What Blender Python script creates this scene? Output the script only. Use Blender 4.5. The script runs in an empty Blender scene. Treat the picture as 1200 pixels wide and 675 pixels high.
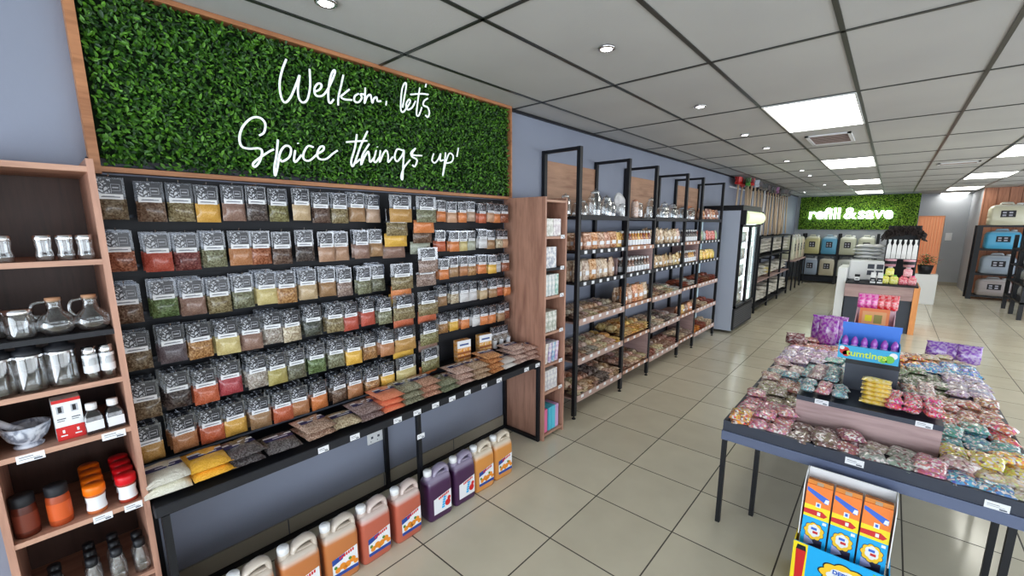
import bpy, math, random
from mathutils import Vector, Matrix, noise
random.seed(7)
S = bpy.context.scene
COL = S.collection
PI = math.pi

# ------------------------------------------------------------------ materials
_m = {}
def mat(name, col=(.8, .8, .8), rough=.5, metal=0., spec=.5, coat=0., emit=None, es=0., alpha=1.):
    if name in _m: return _m[name]
    m = bpy.data.materials.new(name); m.use_nodes = True
    b = m.node_tree.nodes['Principled BSDF']
    b.inputs['Base Color'].default_value = (*col, 1)
    b.inputs['Roughness'].default_value = rough
    b.inputs['Metallic'].default_value = metal
    b.inputs['Specular IOR Level'].default_value = spec
    b.inputs['Coat Weight'].default_value = coat
    b.inputs['Coat Roughness'].default_value = .08
    if emit:
        b.inputs['Emission Color'].default_value = (*emit, 1)
        b.inputs['Emission Strength'].default_value = es
    m.diffuse_color = (*col, 1)
    _m[name] = m
    return m
class N:
    """tiny node helper"""
    def __init__(s, m):
        s.t = m.node_tree; s.b = s.t.nodes['Principled BSDF']
    def n(s, kind, ins=None, **kw):
        x = s.t.nodes.new('ShaderNode' + kind)
        for k, v in kw.items(): setattr(x, k, v)
        for k, v in (ins or {}).items():
            if isinstance(v, bpy.types.NodeSocket): s.t.links.new(v, x.inputs[k])
            else: x.inputs[k].default_value = v
        return x
    def l(s, a, b): s.t.links.new(a, b)
    def math(s, op, a, b=0., c=0.):
        x = s.n('Math', {0: a, 1: b, 2: c}, operation=op); return x.outputs[0]
    def mix(s, f, a, b, mode='MIX'):
        x = s.n('Mix', None, data_type='RGBA', blend_type=mode)
        for k, v in ((0, f), (6, a), (7, b)):
            if isinstance(v, bpy.types.NodeSocket): s.l(v, x.inputs[k])
            else: x.inputs[k].default_value = v if k == 0 or len(v) == 4 else (*v, 1)
        return x.outputs[2]
    def ramp(s, f, stops, interp='LINEAR'):
        x = s.n('ValToRGB', {0: f}); r = x.color_ramp; r.interpolation = interp
        while len(r.elements) < len(stops): r.elements.new(.5)
        for e, (p, c) in zip(r.elements, stops):
            e.position = p; e.color = (*c, 1) if len(c) == 3 else c
        return x.outputs[0]
    def bump(s, h, st=.3, dist=.01):
        x = s.n('Bump', {'Height': h, 'Strength': st, 'Distance': dist}); s.l(x.outputs[0], s.b.inputs['Normal'])
    def objc(s): return s.n('TexCoord').outputs['Object']
    def gen(s): return s.n('TexCoord').outputs['Generated']
    def mapping(s, v, sc=(1, 1, 1), loc=(0, 0, 0)):
        return s.n('Mapping', {'Vector': v, 'Scale': sc, 'Location': loc}).outputs[0]

def wood(name, c1, c2, axis='z', rough=.45, sc=1.):
    m = mat(name, c1, rough); k = N(m)
    scl = {'z': (9, 9, .9), 'y': (9, .9, 9), 'x': (.9, 9, 9)}[axis]
    v = k.mapping(k.objc(), tuple(a * sc for a in scl))
    n1 = k.n('TexNoise', {'Vector': v, 'Scale': 1.6, 'Detail': 6., 'Distortion': 1.2}).outputs[0]
    n2 = k.n('TexNoise', {'Vector': v, 'Scale': 9., 'Detail': 3.}).outputs[0]
    f = k.math('ADD', k.math('MULTIPLY', n1, .7), k.math('MULTIPLY', n2, .3))
    c = k.ramp(f, [(.3, c2), (.52, c1), (.72, tuple(min(1, a * 1.18) for a in c1))])
    k.l(c, k.b.inputs['Base Color']); k.bump(n2, .08, .003)
    return m
WOOD = wood('wood_laminate', (.47, .27, .20), (.30, .155, .115), 'z')
WOODY = wood('wood_laminate_lengthways', (.50, .30, .22), (.33, .175, .13), 'y')
WOODB = wood('wood_backboard', (.42, .25, .165), (.27, .14, .09), 'y', sc=.9)
WOODD = wood('wood_dark_brown_back', (.085, .045, .034), (.05, .028, .022), 'z')  # dark brown wood for the backs of the narrow units
FRAMEW = wood('pine_frame', (.46, .22, .11), (.28, .12, .055), 'y')
WOODR = wood('wood_wall_slats', (.50, .24, .15), (.33, .14, .085), 'z', sc=.7)
WOODX = wood('wood_laminate_grey', (.46, .33, .32), (.34, .23, .23), 'x')
ORANGEW = wood('orange_pine', (.80, .36, .14), (.62, .25, .09), 'z')

BLACK = mat('black_powder_coat', (.013, .014, .018), .42)
BLACKS = mat('black_shelf_board', (.018, .019, .024), .55)
GREYT = mat('tray_slate_blue', (.085, .10, .15), .38)
DARKP = mat('slate_panel', (.075, .085, .11), .5)
CHROME = mat('chrome', (.75, .75, .77), .18, 1.)
WHITE = mat('white_plastic', (.80, .81, .82), .35)
PAPER = mat('white_card', (.78, .79, .82), .6)
INK = mat('ink_grey', (.10, .11, .14), .6)
INKB = mat('ink_black', (.015, .015, .02), .5)
NAVY = mat('label_navy', (.02, .025, .12), .45)
RED = mat('print_red', (.62, .03, .03), .4)
BLUE = mat('print_blue', (.02, .12, .55), .4)
SKYB = mat('print_sky_blue', (.02, .42, .80), .4)
YEL = mat('print_yellow', (.90, .72, .03), .4)
ORG = mat('print_orange', (.88, .24, .04), .4)
GRN = mat('print_green', (.18, .55, .08), .4)
PINK = mat('print_pink', (.85, .10, .30), .4)
LETTER = mat('sign_white_acrylic', (.86, .90, .92), .35, emit=(.85, .95, 1.), es=.25)
GLOW = mat('sign_glow_white', (1, 1, 1), .4, emit=(.86, 1., .97), es=3.)

def painted(name, c, rough=.55):
    m = mat(name, c, rough); k = N(m)
    n = k.n('TexNoise', {'Vector': k.objc(), 'Scale': 1.3, 'Detail': 2.}).outputs[0]
    k.l(k.ramp(n, [(.3, tuple(a * .93 for a in c)), (.7, tuple(min(1, a * 1.05) for a in c))]), k.b.inputs['Base Color'])
    n2 = k.n('TexNoise', {'Vector': k.objc(), 'Scale': 160.}).outputs[0]; k.bump(n2, .06, .002)
    return m
WALLP = painted('wall_blue_grey_paint', (.275, .30, .375))
WALLB = painted('wall_pale_grey_paint', (.42, .44, .48))

def floor_mat():
    m = mat('cream_porcelain_tiles', (.5, .48, .4), .12); k = N(m)
    v = k.mapping(k.objc(), (2, 2, 2), (TX, TY, 0))
    sp = k.n('SeparateXYZ', {0: v})
    gx = k.math('ABSOLUTE', k.math('SUBTRACT', k.math('FRACT', sp.outputs[0]), .5))
    gy = k.math('ABSOLUTE', k.math('SUBTRACT', k.math('FRACT', sp.outputs[1]), .5))
    g = k.math('GREATER_THAN', k.math('MAXIMUM', gx, gy), .4925)
    cell = k.n('CombineXYZ', {0: k.math('FLOOR', sp.outputs[0]), 1: k.math('FLOOR', sp.outputs[1])}).outputs[0]
    wn = k.n('TexWhiteNoise', {'Vector': cell}).outputs[0]
    n = k.n('TexNoise', {'Vector': k.objc(), 'Scale': 5., 'Detail': 5.}).outputs[0]
    base = k.ramp(k.math('ADD', k.math('MULTIPLY', wn, .4), k.math('MULTIPLY', n, .6)), [(.25, (.60, .555, .44)), (.75, (.68, .635, .51))])
    c = k.mix(g, base, (.085, .075, .06))
    k.l(c, k.b.inputs['Base Color'])
    k.l(k.math('ADD', k.math('MULTIPLY', g, .5), k.math('ADD', .13, k.math('MULTIPLY', n, .08))), k.b.inputs['Roughness'])
    k.bump(k.math('SUBTRACT', 0., g), .35, .004)
    return m
def ceil_mat():
    m = mat('ceiling_tile_white', (.56, .56, .56), .85); k = N(m)
    v = k.objc()
    n = k.n('TexNoise', {'Vector': v, 'Scale': 90., 'Detail': 4.}).outputs[0]
    n2 = k.n('TexNoise', {'Vector': v, 'Scale': 1.1, 'Detail': 3.}).outputs[0]
    k.l(k.ramp(n2, [(.3, (.50, .50, .505)), (.7, (.56, .56, .555))]), k.b.inputs['Base Color'])
    k.bump(n, .25, .003); return m

def glass(name, tint=(.93, .96, .97), strength=.10, rough=.04, blend=.35):
    m = bpy.data.materials.new(name); m.use_nodes = True; t = m.node_tree; t.nodes.clear()
    o = t.nodes.new('ShaderNodeOutputMaterial'); mx = t.nodes.new('ShaderNodeMixShader')
    tr = t.nodes.new('ShaderNodeBsdfTransparent'); gl = t.nodes.new('ShaderNodeBsdfGlossy')
    lw = t.nodes.new('ShaderNodeLayerWeight'); ma = t.nodes.new('ShaderNodeMath')
    lw.inputs[0].default_value = blend; ma.operation = 'ADD'; ma.inputs[1].default_value = strength; ma.use_clamp = True
    tr.inputs[0].default_value = (*tint, 1); gl.inputs['Roughness'].default_value = rough
    L = t.links.new
    L(lw.outputs['Facing'], ma.inputs[0]); L(ma.outputs[0], mx.inputs[0]); L(tr.outputs[0], mx.inputs[1]); L(gl.outputs[0], mx.inputs[2]); L(mx.outputs[0], o.inputs[0])
    m.diffuse_color = (.8, .9, .95, .4); return m
GLASS = glass('clear_glass', (.95, .97, .98), .11, .06)
WINGL = glass('window_glass', (.97, .98, .98), .0, .04, .08)
FILM = glass('clear_plastic_film', (.80, .82, .86), .05, .18)

def film_bump(k, sc=38., st=.5):
    n = k.n('TexNoise', {'Vector': k.objc(), 'Scale': sc, 'Detail': 3., 'Distortion': 1.5}).outputs[0]
    k.bump(n, st, .006)
def content(name, kind):
    """bag contents seen through film; the hue comes from the object's own colour"""
    m = mat(name, (.5, .4, .3), .55, coat=.85); k = N(m); k.b.inputs['Coat Roughness'].default_value = .10
    oi = k.n('ObjectInfo'); oc = oi.outputs['Color']
    v = k.n('VectorMath', {0: k.objc(), 1: k.n('CombineXYZ', {0: k.math('MULTIPLY', oi.outputs['Random'], 9.), 1: oi.outputs['Random']}).outputs[0]}, operation='ADD').outputs[0]
    if kind == 'fine':
        f = k.n('TexNoise', {'Vector': v, 'Scale': 260., 'Detail': 3.}).outputs[0]
        c = k.mix(k.ramp(f, [(.35, (0, 0, 0)), (.7, (1, 1, 1))]), k.mix(1., oc, (.80, .78, .76), 'MULTIPLY'), k.mix(.12, oc, (1, 1, 1)))
    elif kind == 'coarse':
        x = k.n('TexVoronoi', {'Vector': v, 'Scale': 170.})
        wn = k.n('TexWhiteNoise', {'Vector': x.outputs['Color']}).outputs[0]
        c = k.mix(k.ramp(wn, [(.2, (0, 0, 0)), (.9, (1, 1, 1))]), k.mix(1., oc, (.52, .45, .42), 'MULTIPLY'), k.mix(.09, oc, (1, .95, .85)))
    elif kind == 'sweets':
        x = k.n('TexVoronoi', {'Vector': v, 'Scale': 105.})
        wn = k.n('TexWhiteNoise', {'Vector': x.outputs['Color']})
        hs = k.n('HueSaturation', {'Hue': k.math('ADD', .42, k.math('MULTIPLY', wn.outputs[0], .22)), 'Saturation': 1.1, 'Value': 1.2, 'Color': oc}).outputs[0]
        c = k.mix(k.math('GREATER_THAN', wn.outputs[0], .72), hs, (.88, .82, .80))  # pale cells paint the film's white highlights into the colour
        c = k.mix(k.math('LESS_THAN', wn.outputs[0], .09), c, (.22, .07, .07))
        e = k.ramp(x.outputs['Distance'], [(.0, (1, 1, 1)), (.9, (.62, .58, .58))])
        c = k.mix(.10, k.mix(.8, c, e, 'MULTIPLY'), (1., .96, .96))
    elif kind == 'snack':
        x = k.n('TexVoronoi', {'Vector': v, 'Scale': 55.})
        wn = k.n('TexWhiteNoise', {'Vector': x.outputs['Color']}).outputs[0]
        c = k.mix(k.ramp(wn, [(.1, (0, 0, 0)), (.8, (1, 1, 1))]), k.mix(1., oc, (.60, .50, .46), 'MULTIPLY'), k.mix(.25, oc, (1, .95, .88)))
    k.l(c, k.b.inputs['Base Color']); film_bump(k, 44. if kind != 'fine' else 30., .95)
    return m
FINE, COARSE, SWEETS, SNACK = [content('contents_' + a, a) for a in ('fine', 'coarse', 'sweets', 'snack')]

def tint_mat(name, rough=.4, coat=0., noise=0., sc=30.):
    m = mat(name, (.5, .5, .5), rough, coat=coat); k = N(m); oc = k.n('ObjectInfo').outputs['Color']
    if noise:
        n = k.n('TexNoise', {'Vector': k.objc(), 'Scale': sc, 'Detail': 3.}).outputs[0]
        oc = k.mix(k.ramp(n, [(.42, (0, 0, 0)), (.58, (1, 1, 1))]), oc, k.mix(noise, oc, (.9, .88, .85)))
    k.l(oc, k.b.inputs['Base Color']); return m
TINT = tint_mat('tinted_plastic', .35)
TINTG = tint_mat('tinted_gloss_wrapper', .25, .6, .35, 60.)
PRINT = tint_mat('printed_carton', .5, .2, .75, 34.)

def doodle_mat():
    m = mat('leaf_doodle_print', (.02, .02, .02), .4, coat=.5); k = N(m)
    sp = k.n('SeparateXYZ', {0: k.gen()}); v = k.objc()
    n = k.n('TexVoronoi', {'Vector': v, 'Scale': 55.}, feature='DISTANCE_TO_EDGE').outputs['Distance']
    n2 = k.n('TexNoise', {'Vector': v, 'Scale': 85., 'Detail': 0., 'Distortion': 2.}).outputs[0]
    a = k.math('MULTIPLY', k.math('GREATER_THAN', n, .09), k.math('GREATER_THAN', n2, .43))
    left = k.math('LESS_THAN', sp.outputs[1], .56)
    k.l(k.mix(k.math('MULTIPLY', a, left), (.020, .021, .028), (.50, .52, .57)), k.b.inputs['Base Color'])
    return m
DOOD = doodle_mat()

def leaf_mat(name, c1, c2, c3, bright=1.):
    m = mat(name, c1, .42); k = N(m)
    g = k.n('NewGeometry').outputs['Random Per Island']
    k.l(k.ramp(g, [(.10, c3), (.5, c1), (.95, c2)]), k.b.inputs['Base Color'])
    k.b.inputs['Subsurface Weight'].default_value = 0
    return m
LEAF = leaf_mat('boxwood_leaf', (.038, .125, .014), (.13, .31, .035), (.008, .040, .006))
LEAF2 = leaf_mat('moss_leaf', (.14, .29, .02), (.32, .50, .06), (.04, .12, .01))
HEDGE = mat('hedge_backing', (.006, .02, .005), .9)

def jug_mat(name, liquid, top=(.75, .72, .68), cut=.72):
    m = mat(name, liquid, .32, coat=.3); k = N(m)
    z = k.n('SeparateXYZ', {0: k.gen()}).outputs[2]
    k.l(k.ramp(z, [(cut - .04, liquid), (cut + .05, top)]), k.b.inputs['Base Color'])
    k.b.inputs['Subsurface Weight'].default_value = .0
    return m
def marble():
    m = mat('white_marble', (.6, .62, .68), .3); k = N(m)
    n = k.n('TexNoise', {'Vector': k.objc(), 'Scale': 14., 'Detail': 8., 'Distortion': 2.5}).outputs[0]
    k.l(k.ramp(n, [(.40, (.22, .24, .30)), (.50, (.55, .58, .66)), (.7, (.72, .74, .80))]), k.b.inputs['Base Color']); return m
MARBLE = marble()

# ------------------------------------------------------------------ mesh builder
class MB:
    def __init__(s): s.v = []; s.f = []; s.m = []; s.mi = 0; s.M = None
    def add(s, vs, fs, mi=None):
        o = len(s.v)
        if s.M is not None: vs = [s.M @ Vector(p) for p in vs]
        s.v += [tuple(p) for p in vs]; s.f += [tuple(i + o for i in f) for f in fs]
        s.m += [s.mi if mi is None else mi] * len(fs); return s
    def box(s, x0, x1, y0, y1, z0, z1, mi=None, bev=0.):
        if bev <= 0:
            vs = [(x, y, z) for z in (z0, z1) for x, y in ((x0, y0), (x1, y0), (x1, y1), (x0, y1))]
            return s.add(vs, [(3, 2, 1, 0), (4, 5, 6, 7), (0, 1, 5, 4), (1, 2, 6, 5), (2, 3, 7, 6), (3, 0, 4, 7)], mi)
        b = min(bev, (x1 - x0) / 2.01, (y1 - y0) / 2.01, (z1 - z0) / 2.01)
        rings = []
        for z, i in ((z0, b), (z0 + b, 0), (z1 - b, 0), (z1, b)):
            a0, a1, c0, c1 = x0 + i, x1 - i, y0 + i, y1 - i
            rings.append([(a0 + b, c0, z), (a1 - b, c0, z), (a1, c0 + b, z), (a1, c1 - b, z), (a1 - b, c1, z), (a0 + b, c1, z), (a0, c1 - b, z), (a0, c0 + b, z)])
        return s.rings(rings, mi)
    def rings(s, R, mi=None, cap0=True, cap1=True):
        n = len(R[0]); vs = [p for r in R for p in r]; fs = []
        for k in range(len(R) - 1):
            for i in range(n):
                j = (i + 1) % n; fs.append((k * n + i, k * n + j, (k + 1) * n + j, (k + 1) * n + i))
        if cap0: fs.append(tuple(range(n - 1, -1, -1)))
        if cap1: fs.append(tuple((len(R) - 1) * n + i for i in range(n)))
        return s.add(vs, fs, mi)
    def lathe(s, prof, c=(0, 0, 0), n=14, mi=None, cap0=True, cap1=True, sx=1., sy=1.):
        R = [[(c[0] + r * math.cos(2 * PI * i / n) * sx, c[1] + r * math.sin(2 * PI * i / n) * sy, c[2] + z) for i in range(n)] for r, z in prof]
        return s.rings(R, mi, cap0, cap1)
    def tube(s, pts, r, n=6, mi=None, closed=False):
        pts = [Vector(p) for p in pts]; R = []; up = None
        for i, p in enumerate(pts):
            a = pts[max(0, i - 1)]; b = pts[min(len(pts) - 1, i + 1)]
            t = (b - a).normalized() if (b - a).length > 1e-9 else Vector((0, 0, 1))
            if up is None: up = Vector((0, 0, 1)) if abs(t.z) < .9 else Vector((1, 0, 0))
            x = t.cross(up).normalized(); y = x.cross(t).normalized(); up = y
            rr = r[i] if isinstance(r, (list, tuple)) else r
            R.append([tuple(p + x * math.cos(2 * PI * k / n) * rr + y * math.sin(2 * PI * k / n) * rr) for k in range(n)])
        return s.rings(R, mi)
    def quadx(s, x, y0, y1, z0, z1, mi=None):   # faces +x
        return s.add([(x, y0, z0), (x, y1, z0), (x, y1, z1), (x, y0, z1)], [(0, 1, 2, 3)], mi)
    def quady(s, y, x0, x1, z0, z1, mi=None):   # faces -y
        return s.add([(x0, y, z0), (x1, y, z0), (x1, y, z1), (x0, y, z1)], [(0, 1, 2, 3)], mi)
    def mesh(s, name, mats, smooth=False):
        me = bpy.data.meshes.new(name); me.from_pydata(s.v, [], s.f)
        for m in (mats if isinstance(mats, (list, tuple)) else [mats]): me.materials.append(m)
        me.polygons.foreach_set('material_index', s.m)
        if smooth: me.polygons.foreach_set('use_smooth', [True] * len(s.f))
        me.update(); return me
    def build(s, name, mats, parent=None, smooth=False, loc=None):
        o = bpy.data.objects.new(name, s.mesh(name, mats, smooth)); COL.objects.link(o)
        if parent: o.parent = parent
        if loc: o.location = loc
        return o
def obj(name, me, parent=None, loc=None, rz=0., color=None):
    o = bpy.data.objects.new(name, me); COL.objects.link(o)
    if parent: o.parent = parent
    if loc: o.location = loc
    if rz: o.rotation_euler = (0, 0, rz)
    if color: o.color = (*color, 1)
    return o
def empty(name, loc=(0, 0, 0), rz=0.):
    o = bpy.data.objects.new(name, None); COL.objects.link(o); o.location = loc; o.rotation_euler = (0, 0, rz)
    o.empty_display_size = .05; return o
def tag(o, label=None, cat=None, group=None, kind=None):
    if label and len(label.split()) > 16: print('LONG', label)
    if label: o['label'] = label
    if cat: o['category'] = cat
    if group: o['group'] = group
    if kind: o['kind'] = kind
    return o
def struct(o): o['kind'] = 'structure'; return o
ORD = ['zeroth', 'first', 'second', 'third', 'fourth', 'fifth', 'sixth', 'seventh', 'eighth', 'ninth', 'tenth', 'eleventh', 'twelfth', 'thirteenth', 'fourteenth', 'fifteenth', 'sixteenth', 'seventeenth', 'eighteenth', 'nineteenth', 'twentieth'] + ['twenty-' + a for a in ('first', 'second', 'third', 'fourth', 'fifth', 'sixth', 'seventh', 'eighth', 'ninth')] + ['thirtieth', 'thirty-first', 'thirty-second']

# ------------------------------------------------------------------ camera (matched to the photograph)
F_PX, YAW, PITCH, ROLL = 496.12, .71546, -.17370, .00043
CAMZ = 1.739
cy_, sy_ = math.cos(YAW), math.sin(YAW); cp_, sp_ = math.cos(PITCH), math.sin(PITCH)
fwd = Vector((-sy_ * cp_, cy_ * cp_, sp_)); right = Vector((cy_, sy_, 0)); up = right.cross(fwd)
cr_, sr_ = math.cos(ROLL), math.sin(ROLL)
r2 = right * cr_ + up * sr_; u2 = -right * sr_ + up * cr_
cd = bpy.data.cameras.new('camera'); cam = bpy.data.objects.new('camera', cd); COL.objects.link(cam)
cam.matrix_world = Matrix(((r2.x, u2.x, -fwd.x, 0), (r2.y, u2.y, -fwd.y, 0), (r2.z, u2.z, -fwd.z, CAMZ), (0, 0, 0, 1)))
cd.sensor_width = 36.; cd.lens = F_PX / 1200. * 36.
cd.shift_x = -8.52 / 1200.; cd.shift_y = 13.62 / 1200.
cd.clip_start = .02; cd.clip_end = 100
S.camera = cam
TX, TY = 2.0105 * 2 % 1 + .5, -1.4661 * 2 % 1 + .5

# ------------------------------------------------------------------ setting
XL, XR, H = -2.38, 4.6, 2.645
YF, YB, YR, YW = -2.6, 16.25, 17.6, 15.5
def slab(name, x0, x1, y0, y1, z0, z1, m): return struct(MB().box(x0, x1, y0, y1, z0, z1).build(name, m))
slab('floor', XL - .15, XR + .15, YF - .15, YR + .15, -.1, 0, floor_mat())
slab('ceiling', XL - .15, XR + .15, YF - .15, YR + .15, H, H + .1, ceil_mat())
slab('wall_left', XL - .15, XL, YF - .15, YB + .15, 0, H, WALLP)
slab('wall_back', XL, .47, YB, YB + .15, 0, H, WALLB)
slab('wall_back_side', .32, .47, YB + .15, YR, 0, H, WALLB)
slab('wall_recess_side', 1.60, 1.75, YW + .12, YR + .15, 0, H, WALLB)
slab('wall_right_back', 1.60, XR, YW, YW + .12, 0, H, WOODR)
# vertical slat lines on the wooden wall
b = MB()
for i in range(15): b.box(1.62 + i * .2, 1.626 + i * .2, YW - .006, YW - .001, .0, H)
struct(b.build('trim_1', mat('slat_gap', (.12, .05, .03), .8)))
# recess wall with doorway
b = MB(); b.box(.47, .56, YR, YR + .15, 0, H); b.box(1.13, 1.60, YR, YR + .15, 0, H); b.box(.56, 1.13, YR, YR + .15, 2.02, H)
struct(b.build('wall_recess', WALLB))
b = MB(); b.box(.56, 1.13, YR + .10, YR + .12, 0.0, 2.02, 0)
for i in range(9): b.box(.582 + i * .062, .622 + i * .062, YR + .03, YR + .098, .02, 2.0, 0)
dm = mat('orange_slat_blind', (.80, .42, .24), .5, emit=(1., .50, .28), es=.12)  # faint glow put into the blind's own colour; no lamp here
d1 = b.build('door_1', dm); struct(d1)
# front and right shopfront with window openings
b = MB(); b.box(XL, XR, YF - .15, YF, 0, .12); b.box(XL, XR, YF - .15, YF, 2.3, H)
for x in (XL, -.2, 2.0, XR - .12): b.box(x, x + .12, YF - .15, YF, .12, 2.3)
struct(b.build('wall_front', WALLP))
b = MB()
for x0, x1 in ((XL + .12, -.2), (-.08, 2.0), (2.12, XR - .12)): b.box(x0, x1, YF - .08, YF - .074, .12, 2.3)
struct(b.build('window_1', WINGL))
b = MB(); b.box(XR, XR + .15, YF, YW, 0, .35); b.box(XR, XR + .15, YF, YW, 2.3, H)
for y in (YF, 1.5, 5.5, 9.5, YW - .5): b.box(XR, XR + .15, y, y + .5, .35, 2.3)
struct(b.build('wall_right', WALLB))
# skirting
b = MB()
b.box(XL, XL + .012, .18, 2.55, 0, .115)
for y in (.75, 1.35, 1.95): b.box(XL + .012, XL + .0125, y, y + .006, 0, .115, 1)
b.box(XL, XL + .012, 8.6, YB, 0, .10)
SK = mat('beige_skirting_tile', (.36, .33, .27), .3)
struct(b.build('baseboard_left', [SK, INK]))
b = MB(); b.box(XL + .012, .47, YB - .012, YB, 0, .1); b.box(.47, 1.60, YR - .012, YR, 0, .1)
struct(b.build('baseboard_back', SK))
# ceiling grid
GX0, GY0 = -2.6818, 1.456
TB = mat('ceiling_grid_bar', (.10, .105, .10), .33, .6)
b = MB()
for i in range(1, 12):
    x = GX0 + .6 * i; b.box(x - .011, x + .011, YF, YR, H - .005, H - .001)
for j in range(-4, 14):
    y = GY0 + 1.1985 * j; b.box(XL, XR, y - .0095, y + .0095, H - .005, H - .001)
struct(b.build('trim_2', TB))
b = MB(); b.box(XL, XL + .022, 2.6, YB, H - .022, H - .003); struct(b.build('trim_3', BLACK))
DIFF = mat('light_diffuser', (1, 1, 1), .5, emit=(1., .985, .90), es=5.5)
lights = [(-.882, 2, 'nearest'), (-.882, 5, 'second'), (-.882, 8, 'third'), (-.882, 11, 'farthest'), (.918, 5, 'nearest right-hand'), (.918, 8, 'second right-hand'), (.918, 11, 'third right-hand'), (.918, 13, 'farthest right-hand')]
for x, j, w in lights:
    y = GY0 + 1.1985 * j; r = empty('ceiling_light', (x + .3, y + .6, H))
    tag(r, f'{w} rectangular fluorescent light panel set in the ' + ('right-hand row of the ceiling' if 'right' in w else 'central row of the white ceiling'), 'ceiling light', 'recessed ceiling light panels')
    c = MB()
    for a in ((-.29, .29, -.59, -.575), (-.29, .29, .575, .59), (-.29, -.278, -.575, .575), (.278, .29, -.575, .575)): c.box(*a, -.012, -.001)
    c.build('frame', WHITE, r); MB().box(-.278, .278, -.575, .575, -.008, -.002).build('diffuser', DIFF, r)
SPOT = mat('spot_bulb', (1, 1, 1), .3, emit=(.95, .98, 1.), es=9.)
for i, (x, y) in enumerate([(-1.22, 2.09), (-1.22, 3.52), (-1.23, 4.88), (-1.23, 5.86), (-1.24, 7.2), (-1.24, 8.56), (-1.25, 9.55), (-1.26, 11.86), (-1.93, 14.18), (-1.86, .93)]):
    r = empty('downlight', (x, y, H)); tag(r, ['nearest', 'second', 'third', 'fourth', 'fifth', 'sixth', 'seventh', 'eighth'][i] + ' small round chrome spotlight in the row along the ceiling' if i < 8 else ('small round spotlight by the far left corner of the ceiling' if i == 8 else 'round spotlight at the top edge above the green wall panel'), 'spotlight', 'small round ceiling spotlights')
    MB().lathe([(.03, -.002), (.045, -.002), (.045, -.010), (.034, -.014), (.030, -.004)], n=20, cap0=False, cap1=False).build('ring', CHROME, r, True)
    MB().lathe([(.03, -.002), (.028, -.012), (.0, -.016)], n=16, cap1=False).build('bulb', SPOT, r, True)
def vent(x, y, w, l, lab):
    r = empty('ceiling_vent', (x, y, H)); tag(r, lab, 'vent')
    c = MB()
    for a in ((-w, w, -l, -l + .03), (-w, w, l - .03, l), (-w, -w + .03, -l, l), (w - .03, w, -l, l)): c.box(*a, -.014, -.001)
    c.build('frame', PAPER, r); MB().box(-w + .03, w - .03, -l + .03, l - .03, -.004, -.001).build('backing', mat('vent_shadow', (.06, .025, .02), .9), r)
    c = MB()
    for i in range(7): c.box(-w + .03, w - .03, -l + .06 + i * (2 * l - .12) / 6 - .012, -l + .06 + i * (2 * l - .12) / 6 + .004, -.012, -.005)
    c.build('louvre', mat('vent_tan', (.42, .33, .30), .6), r)
vent(-.60, 5.70, .19, .30, 'square ceiling air vent with dark louvres beyond the nearest light panel')
vent(.62, 9.1, .22, .12, 'slim pale ceiling vent between the two rows of light panels')

# ------------------------------------------------------------------ light
w = bpy.data.worlds.new('daylight'); S.world = w; w.use_nodes = True
w.node_tree.nodes['Background'].inputs[0].default_value = (.80, .90, 1.0, 1); w.node_tree.nodes['Background'].inputs[1].default_value = 1.6
def area(name, loc, rot, sx, sy, e, c=(1, 1, 1), portal=False):
    l = bpy.data.lights.new(name, 'AREA'); l.shape = 'RECTANGLE'; l.size = sx; l.size_y = sy; l.energy = e; l.color = c
    o = bpy.data.objects.new(name, l); COL.objects.link(o); o.location = loc; o.rotation_euler = rot
    if portal: l.cycles.is_portal = True
    return o
area('shopfront_daylight', (1.1, YF + .03, 1.25), (PI / 2, 0, 0), 6.6, 2.1, 120, (.86, .93, 1.))
area('side_daylight', (XR - .03, 6., 1.35), (0, PI / 2, 0), 1.9, 15., 150, (.93, .96, 1.))
S.view_settings.view_transform = 'Standard'; S.view_settings.look = 'Medium High Contrast'; S.view_settings.exposure = .20
S.cycles.use_denoising = True; S.cycles.max_bounces = 7; S.cycles.diffuse_bounces = 4; S.cycles.glossy_bounces = 4
S.cycles.transparent_max_bounces = 14; S.cycles.caustics_reflective = False; S.cycles.caustics_refractive = False
S.cycles.sample_clamp_indirect = 6.
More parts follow.
